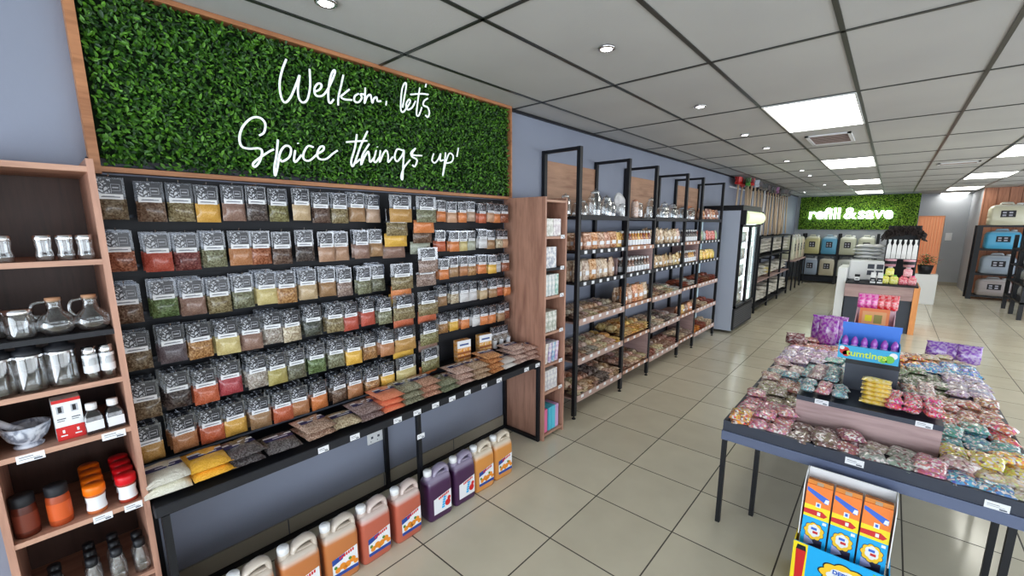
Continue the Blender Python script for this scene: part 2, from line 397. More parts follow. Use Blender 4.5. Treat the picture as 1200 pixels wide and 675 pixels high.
# ------------------------------------------------------------------ script lettering strokes traced on the wall plane (y, z)
LET1=[[(0.936,2.531),(0.911,2.472),(0.895,2.41),(0.897,2.352),(0.913,2.33),(0.942,2.362),(0.976,2.434),(0.993,2.473),(0.98,2.41),(0.98,2.365),(0.997,2.347),(1.022,2.367),(1.041,2.434),(1.045,2.515)],[(1.067,2.414),(1.09,2.43),(1.1,2.453),(1.083,2.456),(1.063,2.429),(1.063,2.4),(1.081,2.394),(1.108,2.408),(1.142,2.457),(1.176,2.528),(1.172,2.542),(1.154,2.512),(1.136,2.445),(1.131,2.386),(1.141,2.373),(1.16,2.396)],[(1.223,2.531),(1.205,2.471),(1.187,2.414),(1.182,2.37)],[(1.252,2.466),(1.216,2.433),(1.201,2.417),(1.22,2.408),(1.263,2.414)],[(1.304,2.455),(1.28,2.436),(1.278,2.411),(1.301,2.41),(1.322,2.437),(1.316,2.455),(1.34,2.458)],[(1.347,2.495),(1.342,2.452),(1.337,2.412),(1.355,2.45),(1.376,2.465),(1.381,2.441),(1.386,2.424),(1.397,2.449),(1.415,2.46),(1.418,2.44),(1.442,2.445)],[(1.477,2.452),(1.473,2.428)],[(1.585,2.438),(1.618,2.566),(1.608,2.579),(1.586,2.535),(1.572,2.435),(1.584,2.411),(1.611,2.437),(1.641,2.48),(1.634,2.494),(1.612,2.462),(1.62,2.433),(1.655,2.452),(1.681,2.494)],[(1.717,2.579),(1.696,2.485),(1.685,2.42),(1.701,2.413),(1.727,2.466)],[(1.646,2.524),(1.723,2.545),(1.781,2.553)],[(1.767,2.613),(1.761,2.592)],[(1.775,2.529),(1.746,2.507),(1.74,2.481),(1.772,2.475),(1.784,2.445),(1.77,2.416),(1.753,2.426)]]
LET2=[[(0.783,2.157),(0.805,2.175),(0.814,2.215),(0.793,2.238),(0.756,2.229),(0.717,2.185),(0.699,2.135),(0.704,2.098),(0.734,2.091),(0.775,2.098),(0.788,2.085),(0.774,2.04),(0.751,2.011),(0.743,2.022),(0.761,2.043),(0.811,2.083),(0.841,2.102)],[(0.864,2.15),(0.851,2.078),(0.836,2.016),(0.836,1.978),(0.85,2.018),(0.869,2.09),(0.897,2.126),(0.921,2.117),(0.91,2.075),(0.875,2.049),(0.866,2.06)],[(0.941,2.11),(0.931,2.062),(0.941,2.056),(0.97,2.092)],[(0.957,2.148),(0.958,2.143)],[(1.033,2.137),(1.006,2.139),(0.982,2.104),(0.979,2.073),(1.006,2.067),(1.047,2.102)],[(1.053,2.108),(1.082,2.127),(1.087,2.147),(1.067,2.142),(1.05,2.107),(1.059,2.082),(1.096,2.086),(1.133,2.117),(1.161,2.137)],[(1.345,2.265),(1.297,2.178),(1.26,2.093),(1.241,2.062),(1.235,2.09),(1.261,2.161),(1.279,2.238)],[(1.213,2.187),(1.273,2.2),(1.339,2.212)],[(1.259,2.081),(1.29,2.107)],[(1.351,2.197),(1.307,2.133),(1.293,2.075),(1.317,2.122),(1.342,2.154),(1.347,2.126),(1.351,2.097),(1.381,2.13)],[(1.393,2.167),(1.375,2.111),(1.386,2.1),(1.413,2.133)],[(1.402,2.189),(1.403,2.185)],[(1.42,2.17),(1.411,2.103),(1.438,2.154),(1.46,2.175),(1.47,2.146),(1.468,2.109),(1.502,2.144)],[(1.572,2.189),(1.534,2.191),(1.514,2.145),(1.53,2.12),(1.57,2.164),(1.582,2.191),(1.571,2.101),(1.562,2.018),(1.553,2.036),(1.577,2.089),(1.623,2.139)],[(1.667,2.214),(1.633,2.184),(1.64,2.16),(1.675,2.144),(1.656,2.103),(1.638,2.111)],[(1.667,2.214),(1.641,2.173),(1.714,2.175)],[(1.808,2.199),(1.792,2.157),(1.814,2.142),(1.845,2.17),(1.865,2.206),(1.859,2.161),(1.886,2.168)],[(1.907,2.218),(1.895,2.148),(1.877,2.066),(1.904,2.149),(1.938,2.215),(1.971,2.205),(1.96,2.166),(1.913,2.15)],[(2.021,2.263),(2.005,2.202)],[(1.999,2.17),(2.0,2.165)]]
def smooth(pts, n=5):
    P = [Vector(p) for p in pts]
    if len(P) < 3: return P
    o = []
    for i in range(len(P) - 1):
        a, b_, c, d = P[max(0, i - 1)], P[i], P[i + 1], P[min(len(P) - 1, i + 2)]
        for k in range(n):
            t = k / n
            o.append(.5 * ((2 * b_) + (c - a) * t + (2 * a - 5 * b_ + 4 * c - d) * t * t + (3 * b_ - a - 3 * c + d) * t ** 3))
    return o + [P[-1]]
def leaves(b, n, u0, u1, v0, v1, place, size, rnd):
    """n little folded leaves spread over a rectangle; place(u, v, d) gives the point"""
    for _ in range(n):
        u, v = rnd.uniform(u0, u1), rnd.uniform(v0, v1); d = rnd.uniform(.006, .05)
        s = size * rnd.uniform(.6, 1.25); a = rnd.uniform(0, 2 * PI); tl = rnd.uniform(-.7, 1.1); ro = rnd.uniform(-.6, .6)
        ca, sa = math.cos(a), math.sin(a)
        def pt(p, q, w):
            p2, w2 = p * math.cos(tl) - w * math.sin(tl), p * math.sin(tl) + w * math.cos(tl)
            q2, w3 = q * math.cos(ro) - w2 * math.sin(ro), q * math.sin(ro) + w2 * math.cos(ro)
            return place(u + p2 * ca - q2 * sa, v + p2 * sa + q2 * ca, d + w3)
        vs = [pt(-s, 0, 0), pt(-.2 * s, -.42 * s, .12 * s), pt(.55 * s, -.36 * s, .12 * s), pt(s, 0, 0), pt(.55 * s, .36 * s, .12 * s), pt(-.2 * s, .42 * s, .12 * s)]
        b.add(vs, [(0, 1, 2, 3), (0, 3, 4, 5)])
rnd = random.Random(3)
# green wall panel on the left wall
GY1, GY2, GZ1, GZ2 = .222, 2.575, 1.965, H - .022
r = empty('foliage_wall_panel', (XL, 1.4, GZ1)); tag(r, 'large artificial boxwood foliage panel in pine frame above the black spice board', 'foliage panel')
def relx(u, v, d): return (d, u - 1.4, v - GZ1)
b = MB(); b.box(.001, .008, GY1 - 1.4, GY2 - 1.4, 0, GZ2 - GZ1, 1); leaves(b, 24000, GY1 + .012, GY2 - .012, GZ1 + .005, GZ2 - .005, relx, .0122, rnd)
b.build('foliage', [LEAF, HEDGE], r)
b = MB(); y1, y2, h = GY1 - 1.4, GY2 - 1.4, GZ2 - GZ1
b.box(.001, .055, y1 - .03, y1, -.03, h + .02); b.box(.001, .055, y2, y2 + .014, -.022, h + .02)
b.box(.001, .055, y1, y2, -.022, -.002); b.box(.001, .055, y1, y2, h, h + .02)
b.build('frame', FRAMEW, r)
def words(groups, strokes, lab):
    groups = list(groups)
    for nm, idx in groups:
        rr = empty('script_word', (XL + .07, strokes[idx[0]][0][0], strokes[idx[0]][0][1])); o0 = rr.location
        tag(rr, lab % nm, 'sign lettering', 'white script lettering on the foliage panel')
        b = MB()
        for i in idx:
            P = smooth([(0, y - o0.y, z - o0.z) for y, z in strokes[i]])
            if nm == 'up!' and i > idx[0] + 1: MB().tube(P, .0055, 6).build('exclamation_mark', LETTER, rr, True)
            else: b.tube(P, .0055, 6)
        b.build('letters', LETTER, rr, True)
        MB().tube([(-.035, .0, .0), (.0, .0, .0)], .003, 5).build('standoff', CHROME, rr)
words([('Welkom', range(0, 7)), ("let's", range(7, 12))], LET1, 'white cursive word reading "%s" on the top line of the green foliage panel')
words([('Spice', range(0, 6)), ('things', range(6, 15)), ('up!', range(15, 19))], LET2, 'white cursive word reading "%s" on the lower line of the green foliage panel')

# ------------------------------------------------------------------ peg board
BY1, BY2, BZ1, BZ2 = .185, 2.52, .70, 1.935
r = empty('spice_board', (XL, BY1, BZ1)); tag(r, 'black slotted display board covered with hanging spice packets below the foliage panel', 'display board')
b = MB(); b.box(.001, .02, 0, BY2 - BY1, 0, BZ2 - BZ1)
for i in range(14):
    z = .03 + i * .0935; b.box(.02, .026, 0, BY2 - BY1, z, z + .05)
b.build('panel', BLACKS, r)
b = MB()
for i in range(6): z = .968 + .2 * i - BZ1 + .0; b.box(.027, .034, .02, BY2 - BY1 - .02, z, z + .012)
b.build('rail', mat('rail_dark', (.03, .032, .04), .3, .6), r)

# packet meshes
def spice_mesh(w, h, t, mt, seed, fill=.52):
    rd = random.Random(seed); b = MB(); nx, nz = 8, 12
    def pt(i, k, side):
        u = i / nx * 2 - 1; q = k / nz; z = -q * h
        e = (1 - abs(u) ** 3)
        if q > 1 - fill:
            a = (q - (1 - fill)) / fill; bu = (math.sin(PI * min(1, a * 1.02) ** .75)) ** .6 if a < .98 else 0
        else: bu = .10
        bu = bu * e * t + .001
        nn = noise.noise(Vector((u * 2.3 + seed, q * 5, seed * 3.1))) * t * .35 * e
        return (bu * (1 if side else -.35) + (nn if side and q > 1 - fill else 0), u * w / 2 * (1 + .04 * noise.noise(Vector((q * 4, seed, 0)))), z)
    for side in (1, 0):
        vs = [pt(i, k, side) for k in range(nz + 1) for i in range(nx + 1)]; fs = []; ms = []
        for k in range(nz):
            for i in range(nx):
                a = k * (nx + 1) + i; q = (a, a + nx + 1, a + nx + 2, a + 1)
                fs.append(q if side else q[::-1]); ms.append(0 if k / nz >= 1 - fill - .01 else 1)
        o = len(b.v); b.v += vs; b.f += [tuple(x + o for x in f) for f in fs]; b.m += ms
    return b.mesh('pouch', [mt, FILM], True)
CARD = MB().box(.0035, .0045, -.040, .040, -.062, -.008).mesh('header_card', DOOD)
b = MB(); b.box(.0048, .0056, -.040, .040, -.082, -.062, 0)
b.quadx(.0058, -.030, .030, -.0745, -.0715, 1); b.quadx(.0058, -.026, .012, -.0705, -.0695, 1)
for a in ((.004, .034, -.050, -.0485), (.004, .034, -.026, -.0245), (.004, .0055, -.0485, -.026), (.0325, .034, -.0485, -.026), (.009, .029, -.0395, -.035)): b.quadx(.0056, *a, 2)
LABEL = b.mesh('label', [PAPER, INK, mat('card_grey_print', (.42, .43, .48), .5)])
b = MB(); b.tube([(-.075, 0, .004), (.012, 0, .004), (.018, 0, .012)], .0018, 5); HOOK = b.mesh('hook', CHROME)
PV = {}
def pouch_for(kind, wide=False, var=0):
    key = (kind, wide, var)
    if key not in PV:
        mt = {'f': FINE, 'c': COARSE}[kind]
        PV[key] = spice_mesh((.150 if wide else .090), .158, .021, mt, 11 + var * 7 + (3 if kind == 'c' else 0), .50)
    return PV[key]
CARDW = None
PAL = {
 'ob': ('olive brown', (.17, .115, .055), 'c'), 'br': ('brown', (.16, .085, .045), 'c'), 'ot': ('olive tan', (.27, .22, .10), 'c'),
 'my': ('mustard yellow', (.72, .40, .045), 'f'), 'bm': ('mauve brown', (.27, .15, .11), 'f'), 'dk': ('dark mottled', (.09, .065, .065), 'c'),
 'og': ('olive green', (.25, .24, .09), 'c'), 'be': ('beige', (.55, .41, .24), 'f'), 'ds': ('dark stick', (.12, .06, .04), 'c'),
 'tb': ('tan brown', (.36, .20, .08), 'f'), 'pb': ('pinkish beige', (.50, .34, .24), 'f'), 'rf': ('rust red', (.33, .085, .025), 'c'),
 're': ('bright red', (.48, .055, .02), 'f'), 'dr': ('dark red', (.22, .03, .03), 'c'), 'sg': ('sage green', (.23, .25, .15), 'c'),
 'on': ('orange brown', (.46, .19, .06), 'f'), 'ci': ('cinnamon orange', (.38, .11, .03), 'c'), 'bb': ('blackish brown', (.055, .035, .035), 'c'),
 'tp': ('tan pink', (.46, .27, .17), 'f'), 'gl': ('green leafy', (.12, .21, .06), 'c'), 'py': ('pale yellow', (.62, .52, .22), 'f'),
 'to': ('tan orange', (.50, .27, .09), 'c'), 'pg': ('pinkish grey', (.36, .27, .24), 'c'), 'dg': ('dark sage', (.15, .16, .10), 'c'),
 'pp': ('dark purple grey', (.085, .06, .08), 'f'), 'wg': ('whitish grey', (.45, .42, .38), 'c'), 'cr': ('cream', (.62, .55, .40), 'c'),
 'bg': ('black green', (.035, .05, .035), 'c'), 'cm': ('crimson', (.42, .03, .05), 'f'), 'yo': ('yellow olive', (.42, .36, .10), 'f'),
 'or': ('orange', (.68, .21, .035), 'f'), 'ro': ('red orange', (.55, .11, .025), 'f'), 'gb': ('golden brown', (.50, .27, .05), 'f'),
 'wh': ('white', (.66, .66, .68), 'f'), 'pe': ('peach', (.62, .36, .22), 'f'), 'go': ('golden yellow', (.76, .45, .04), 'f'), 'sw': ('sage white', (.42, .45, .36), 'f'),
}
ROWS = ['ob br ot my bm dk og be ds ot tb pb', 'rf re dr sg on ci ds bb tp tp bm tb', 'br gl bm ot sg py to be tb pg sg dg',
        'ob pp to py bm wg cr bg ot re re sg', 'ob bb ro cm wg yo dg gl sg go to on', 'gb on ro my tb ro on or br on to go']
ROWN = ['top', 'second', 'third', 'fourth', 'fifth', 'bottom']
CY = [.226, .340, .438, .535, .637, .730, .820, .923, 1.034, 1.126, 1.233, 1.333]
RZ = [1.915, 1.712, 1.512, 1.322, 1.124, .920]
GR = 'spice packets hanging on the black board'
def packet(x, y, z, code, label, wide=False, var=0, behind=0, rz=0., small=False, group=GR):
    nm, c, kd = PAL[code]
    r = empty('spice_packet', (x, y, z), rz); tag(r, label, 'spice packet', group)
    obj('pouch', pouch_for(kd, wide, var), r, color=c)
    ca = obj('header_card', CARD, r); la = obj('label', LABEL, r)
    for o in (ca, la): o.scale = (1, 1.3 if wide else .90, 1)
    if small: r.scale = (1, .90, .88)
    if not behind: obj('hook', HOOK, r)
    return r
rd = random.Random(5)
n_packets = 0
for ri, row in enumerate(ROWS):
    for ci, code in enumerate(row.split()):
        dx = rd.uniform(-.012, .018); y = CY[ci] + rd.uniform(-.006, .006) + (.012 * (5 - 0) * 0); z = RZ[ri] + rd.uniform(-.008, .006)
        depth = .105 + dx + (.045 if ri > 2 else 0); a = rd.uniform(-.16, .12)
        nm = PAL[code][0]
        packet(XL + depth, y, z, code, f'clear packet of {nm} spice, {ROWN[ri]} row, {ORD[ci + 1]} from the left on the board', False, rd.randrange(3), 0, a)
        n_packets += 1
        nb = rd.choice([0, 1]) if ri < 2 else (rd.choice([1, 1, 2]) if ri < 4 else 2)
        for q in range(nb):
            p = packet(XL + depth - (.026 if ri < 3 else .036) * (q + 1), y - .004 * (q + 1), z + .005 * (q + 1), code, f'spice packet {"directly" if q == 0 else "two places"} behind the {ORD[ci + 1]} packet of {nm} spice, {ROWN[ri]} row', False, rd.randrange(3), 1, a * .7)
            n_packets += 1
# two columns of wide overlapping sachets
WA = [[(1.915, 'gb'), (1.835, 'ot'), (1.77, 'go'), (1.70, 'bm')], [(1.512, 'ot'), (1.455, 'or'), (1.405, 'go')], [(1.322, 'ot'), (1.27, 'ro')], [(1.124, 'gb'), (1.08, 'go')], [(.93, 'py')]]
WB = [[(1.915, 'sg'), (1.85, 'or'), (1.785, 'br'), (1.715, 'sw')], [(1.60, 'pg'), (1.51, 'pg')], [(1.322, 'ot'), (1.27, 'ro')], [(1.124, 'og'), (1.08, 'bm')], [(.945, 'og'), (.90, 'or')]]
for y, G, nm in ((1.468, WA, 'left'), (1.655, WB, 'right')):
    i = 0
    for L in G:
        for q, (z, c) in enumerate(L):
            i += 1
            packet(XL + .165 - .024 * q, y + rd.uniform(-.008, .008), z, c, f'wide {PAL[c][0]} sachet, {ORD[i]} down the {nm} of the two overlapping columns', True, i % 2, 0, rd.uniform(-.06, .06), group='wide sachets in two overlapping columns on the board')
RC = [1.822, 1.917, 2.014, 2.105, 2.20, 2.29, 2.375, 2.452]
RR = ['or pe or pb ro pe or rf', 'ro or py sw wh tb cr pe', 'or tb on to or go wh rf', 'tb cr wh wh be tb ro or', 'to go or wh or or tb rf']
for ri, row in enumerate(RR):
    for ci, code in enumerate(row.split()):
        y = RC[ci] + rd.uniform(-.008, .008); z = [1.90, 1.705, 1.52, 1.33, 1.135][ri] + rd.uniform(-.006, .006); nm = PAL[code][0]
        x = XL + .10 + rd.uniform(-.01, .02); a = rd.uniform(-.12, .1)
        packet(x, y, z, code, f'small packet of {nm} spice, {ROWN[ri] if ri < 5 else ""} row, {ORD[ci + 1]} right of the wide sachets', False, rd.randrange(3), 0, a, True)
        for q in range(1 if ri < 2 else 2):
            packet(x - .025 * (q + 1), y - .004, z + .003, code, f'small packet {"just" if q == 0 else "two places"} behind the {ORD[ci + 1]} {nm} one, {ROWN[ri]} row, right section', False, rd.randrange(3), 1, a, True)
for i, y in enumerate((2.31, 2.37, 2.43)):
    packet(XL + .11, y, .955, 'wg', f'small grey packet, {["left", "middle", "right"][i]} of three hanging above the little white shakers', False, i, 0, 0, True, group='small grey packets at the right foot of the board')

# sloping black ledge with two cartons and three shakers at the right foot of the board
o = MB().box(XL + .028, XL + .16, 1.60, 2.52, .755, .772).build('ledge_shelf', BLACKS); tag(o, 'short black ledge under the right half of the spice board', 'shelf')
b = MB(); b.box(0, .05, 0, .115, 0, .155, 0); b.box(.05, .051, .0, .115, .10, .155, 1); b.box(.051, .0515, .02, .095, .118, .130, 2)
b.box(.05, .051, .0, .115, .055, .072, 3); b.box(.05, .051, .0, .115, .025, .040, 3)
CTN = b.mesh('spice_carton', [TINTG, PAPER, mat('ink_blue', (.08, .12, .30), .5), mat('carton_brown', (.33, .12, .04), .5)])
for i, (y, c) in enumerate([(1.905, (.74, .33, .05)), (2.12, (.70, .36, .06))]):
    o = obj('spice_carton', CTN, None, (XL + .10, y, .773), -.12, c); tag(o, f'small orange and white spice carton, {["left", "right"][i]} one standing on the ledge', 'carton', 'orange and white cartons on the black ledge')
b = MB(); b.lathe([(.0, 0), (.020, 0), (.021, .004), (.018, .05), (.021, .085), (.020, .095), (.010, .118), (0, .12)], n=12)
SHK = b.mesh('shaker', GLASS, True)
lab_ = MB().lathe([(.0213, .015), (.0193, .05), (.0213, .08)], n=12, cap0=False, cap1=False).mesh('label', PAPER, True)
for i, y in enumerate((2.30, 2.375, 2.455)):
    r = empty('spice_shaker', (XL + .125, y, .773)); tag(r, f'slim glass shaker with white label, {["left", "middle", "right"][i]} of three on the ledge', 'shaker', 'glass shakers on the black ledge')
    obj('bottle', SHK, r); obj('label', lab_, r)

# ------------------------------------------------------------------ counter under the board
CX = -1.98
r = empty('display_counter', (XL, 1.38, 0)); tag(r, 'long narrow black counter shelf on a black steel frame below the spice board', 'counter')
b = MB(); b.box(.001, CX - XL, -1.20, 1.162, .638, .682, 0, .004); b.build('counter_top', BLACKS, r)
b = MB()
def leg(x, y, z1=.637): o = MB().box(x - .0125, x + .0125, y - .0125, y + .0125, .0, z1).build('leg', BLACK, r)
for x, y in ((.385, -1.17), (.02, -1.17), (.385, 0.0), (.02, -.005), (.385, 1.145), (.02, 1.145)): leg(x, y)
b.box(.005, .03, -1.155, 1.14, .0, .025); b.box(.033, .37, 1.1325, 1.1575, .0, .025); b.box(.033, .37, -1.1825, -1.1575, 0, .025); b.box(.033, .37, 1.1325, 1.1575, .61, .636)
b.build('frame_rail', BLACK, r)
def price_tag(loc, rz=0., w=.052, h=.030, lab='', group='white price tags', tilt=0.):
    b = MB(); b.box(0, .0015, -w / 2, w / 2, -h / 2, h / 2, 0)
    b.quadx(.0017, -w * .40, w * .32, -.003, -.0015, 1); b.quadx(.0017, -w * .40, w * .1, .004, .0062, 1); b.quadx(.0017, w * .1, w * .4, -h * .38, -h * .2, 1)
    o = b.build('price_tag', [PAPER, INK]); o.location = loc; o.rotation_euler = (0, tilt, rz)
    return tag(o, lab, 'price tag', group)
for i, y in enumerate([.817, .98, 1.235, 1.367, 1.501, 1.632, 1.762, 1.915, 2.062, 2.363, 2.498]):
    price_tag((CX - .0006, y, .658), lab=f'white price tag on the black counter edge, {ORD[i + 1]} from the left', group='price tags along the counter edge')
price_tag((XL + .397, 1.387, .50), lab='white price tag stuck halfway up the middle leg of the counter', group='price tag on leg')
o = MB(); o.box(XL + .0005, XL + .008, 1.255, 1.365, .35, .43, 0, .003)
for y in (1.28, 1.325): o.quadx(XL + .0085, y, y + .015, .385, .40, 1); 
for y in (1.275, 1.32): o.quadx(XL + .0086, y, y + .006, .365, .371, 1)
tag(o.build('wall_socket', [WHITE, INK]), 'white double wall socket below the black counter', 'socket')

def pillow(w, d, t, mt, seed, nx=12, ny=9, lump=.25, seam=.10, label=None):
    """a filled bag lying flat: x across, y deep, z up"""
    b = MB()
    def hgt(u, v):
        a = max(0., 1 - abs(u) ** 3.2) ** .6; c = max(0., 1 - (abs(v) / (1 - seam)) ** 4) ** .6 if abs(v) < 1 - seam else 0.
        return a * c
    for side in (1, 0):
        vs = []
        for j in range(ny + 1):
            for i in range(nx + 1):
                u = i / nx * 2 - 1; v = j / ny * 2 - 1; h = hgt(u, v)
                nn = noise.noise(Vector((u * 2.2 + seed * 1.7, v * 2.2, seed * .7))) * lump
                z = t * .5 + (t * .5 * h * (1 + nn) + .0008 if side else -t * .495 * h)
                ed = 1 - .05 * (noise.noise(Vector((v * 3, seed, 1.)))) * abs(u)
                vs.append((u * w / 2 * ed, v * d / 2 * (1 - .05 * noise.noise(Vector((u * 3, seed, 5.)))), z))
        fs = []
        for j in range(ny):
            for i in range(nx):
                a = j * (nx + 1) + i; q = (a, a + 1, a + nx + 2, a + nx + 1); fs.append(q if side else q[::-1])
        b.add(vs, fs, 0)
    return b.mesh('bag', [mt], True)
BAGF = [pillow(.17, .20, .040, FINE, s) for s in (1, 2)]; BAGC = [pillow(.17, .20, .040, COARSE, s) for s in (3, 4)]
b = MB(); b.box(-.070, .070, -.020, .010, 0, .0012, 1); b.box(-.070, .070, -.036, -.020, 0, .0012, 0); b.box(-.045, .03, -.008, -.001, .0012, .0016, 0)
BLAB = b.mesh('label', [PAPER, NAVY])
STK = [(.24, 1, .062, 'white', (.74, .73, .64), 0), (.377, 1, .062, 'golden yellow', (.80, .44, .02), 0), (.50, 2, 0, 'dark grey', (.12, .11, .12), 1), (.655, 1, .02, 'charcoal', (.11, .10, .11), 1),
       (.825, 2, 0, 'beige pink', (.50, .36, .28), 1), (.975, 1, 0, 'cream', (.60, .52, .36), 1), (1.095, 2, 0, 'lilac brown', (.33, .25, .25), 1), (1.235, 3, 0, 'salmon orange', (.74, .24, .12), 0),
       (1.375, 3, 0, 'grey green', (.35, .36, .26), 1), (1.50, 3, 0, 'pinkish beige', (.60, .36, .26), 1), (1.635, 2, 0, 'olive green', (.26, .30, .20), 1), (1.78, 3, 0, 'pale pink', (.62, .46, .40), 1),
       (1.925, 3, 0, 'sandy beige', (.55, .42, .30), 1), (2.07, 4, 0, 'orange tan', (.66, .34, .14), 1), (2.20, 2, 0, 'white', (.66, .64, .62), 0), (2.335, 4, 0, 'pinkish white', (.66, .52, .47), 1), (2.475, 3, 0, 'blush pink', (.64, .46, .40), 1)]
LEV = ['lowest', 'second up', 'third up', 'fourth up']
for i, (y, n, ex, nm, c, kd) in enumerate(STK):
    for q in range(n if n > 1 else (2 if ex > .05 else 1)):
        r = empty('lentil_bag', (CX - .105 + rd.uniform(-.008, .008) - .01 * q, y + rd.uniform(-.004, .004), .702 + q * .034), PI / 2 + rd.uniform(-.10, .10))
        r.scale = (.86, 1.02, .92 if n > 1 else 1.1)
        side = 'left end of the counter' if i < 4 else 'counter'
        tag(r, f'{nm} bag, {LEV[q]} in the {ORD[i + 1]} stack from the left on the counter', 'food bag', 'bags of dry goods lying on the black counter')
        obj('bag', (BAGC if kd else BAGF)[i % 2], r, color=tuple(min(1, q_ * 1.22) for q_ in c)); l = obj('label', BLAB, r, (0, .0, .0405)); l.rotation_euler = (.03, 0, PI)

# ------------------------------------------------------------------ jerrycans on the floor
def rrect(w, d, z, cx=0, cy=0, n=4, rad=.022):
    o = []; rad = min(rad, w / 2.01, d / 2.01)
    for q, (sx, sy) in enumerate(((1, 1), (-1, 1), (-1, -1), (1, -1))):
        for k in range(n + 1):
            a = PI / 2 * (q + k / n); o.append((cx + sx * (w / 2 - rad) + rad * math.cos(a), cy + sy * (d / 2 - rad) + rad * math.sin(a), z))
    return o
def can_mesh(m1):
    b = MB()       # front faces +x, width along y
    b.rings([rrect(.106, .160, 0), rrect(.112, .170, .010), rrect(.112, .170, .200), rrect(.108, .167, .218), rrect(.094, .155, .236, 0, .004), rrect(.062, .135, .246, 0, .008)])
    b.lathe([(.026, .226), (.025, .256), (.021, .264)], (0, -.055, 0), 14)
    P = [(0, -.024, .225), (0, -.017, .256), (0, .0, .272), (0, .040, .281), (0, .064, .276), (0, .075, .255), (0, .075, .205)]
    P = smooth(P, 3); R = []
    for q, p in enumerate(P):
        a = P[max(0, q - 1)]; c_ = P[min(len(P) - 1, q + 1)]; t = (c_ - a).normalized(); nr = Vector((0, -t.z, t.y)); w_, h_ = .031, .013
        R.append([tuple(p + Vector((math.cos(k * PI / 5) ** 1 * w_, 0, 0)) + nr * (math.sin(k * PI / 5) * h_)) for k in range(10)])
    b.rings(R)
    b.rings([rrect(.050, .090, .228, 0, .028, rad=.012), rrect(.044, .080, .250, 0, .028, rad=.012)])
    return b.mesh('bottle', m1, True)
CAPM = MB().lathe([(.023, .258), (.025, .260), (.025, .285), (.022, .289), (0, .290)], (0, -.055, 0), 18).mesh('cap', WHITE, True)
b = MB(); b.rings([[(.0632, -.055 + .0, .03)] * 1 + [(.0632, .07, .03), (.0632, .07, .150), (.0632, -.055, .115)]], 0, True, False) if False else None
b = MB(); X = .0568
b.add([(X, -.055, .035), (X, .072, .035), (X, .072, .150), (X, -.055, .128)], [(0, 1, 2, 3)], 0)
b.add([(X + .0004, -.055, .100), (X + .0004, -.005, .112), (X + .0004, .01, .138), (X + .0004, -.055, .128)], [(0, 1, 2, 3)], 1)
b.add([(X + .0004, -.055, .035), (X + .0004, .072, .035), (X + .0004, .072, .052), (X + .0004, -.055, .052)], [(0, 1, 2, 3)], 1)
for k in range(7): b.add([(X + .0006, -.02 + k * .011, .116 + k * .0022), (X + .0006, -.012 + k * .011, .116 + k * .0022), (X + .0006, -.012 + k * .011, .130 + k * .0022), (X + .0006, -.02 + k * .011, .130 + k * .0022)], [(0, 1, 2, 3)], 2)
def disc(b, y, z, r, mi, x=X + .0008):
    b.add([(x, y + r * math.cos(a * PI / 6), z + r * math.sin(a * PI / 6)) for a in range(12)], [tuple(range(12))], mi)
b2 = MB(); b2.v, b2.f, b2.m = list(b.v), list(b.f), list(b.m)
for y, z, q in ((-.03, .068, .014), (-.006, .078, .016), (.02, .074, .016), (.045, .086, .015), (.06, .068, .012), (.006, .062, .010)): disc(b, y, z, q, 3)
for y, z in ((-.04, .085), (.032, .098)): disc(b, y, z, .008, 4, X + .001)
DN = mat('fruit_orange', (.80, .30, .04), .4); LF = mat('fruit_leaf', (.10, .26, .05), .5)
CL1 = b.mesh('label', [PAPER, mat('swoosh_blue', (.03, .08, .33), .4), RED, DN, LF])
for y, z, q in ((.045, .075, .020), (.055, .10, .012)): disc(b2, y, z, q, 2)
for k in range(5): b2.add([(X + .0009, .0 + k * .003, .055 + k * .014), (X + .0009, .02 + k * .003, .055 + k * .014), (X + .0009, .022 + k * .003, .066 + k * .014), (X + .0009, .002 + k * .003, .066 + k * .014)], [(0, 1, 2, 3)], 5)
CL2 = b2.mesh('label', [PAPER, PAPER, RED, DN, LF, SKYB])
disc(b, 0, 0, 0, 3)
JC = {'orange': jug_mat('juice_orange', (.52, .20, .07), (.60, .53, .46), .76), 'red': jug_mat('juice_red_orange', (.50, .14, .09), (.62, .52, .48), .76), 'purple': jug_mat('juice_purple', (.075, .028, .085), (.34, .30, .40), .78), 'mango': jug_mat('juice_mango', (.64, .29, .08), (.66, .58, .48), .76)}
CM = {k: can_mesh(v) for k, v in JC.items()}
CN = [(.33, 'orange'), (.49, 'orange'), (.635, 'red'), (.825, 'orange'), (1.005, 'orange'), (1.205, 'red'), (1.430, 'red')]
CN = [(.255, 'orange'), (.435, 'orange'), (.63, 'orange'), (.82, 'orange'), (1.005, 'red'), (1.205, 'red'), (1.430, 'purple'), (1.625, 'purple'), (1.80, 'mango'), (1.985, 'mango')]
cl = {'orange': 'orange juice', 'red': 'reddish orange juice', 'purple': 'dark purple juice', 'mango': 'yellow orange juice'}
for i, (y, c) in enumerate(CN):
    r = empty('jerrycan', (-1.915, y, .0), rd.uniform(-.06, .03)); r.scale = (1, 1, 1.07)
    tag(r, f'plastic jerrycan of {cl[c]} with white cap, {ORD[i + 1]} from the left on the floor', 'jerrycan', 'juice jerrycans on the floor below the counter')
    obj('bottle', CM[c], r); obj('cap', CAPM, r); obj('label', CL2 if c == 'purple' else CL1, r)

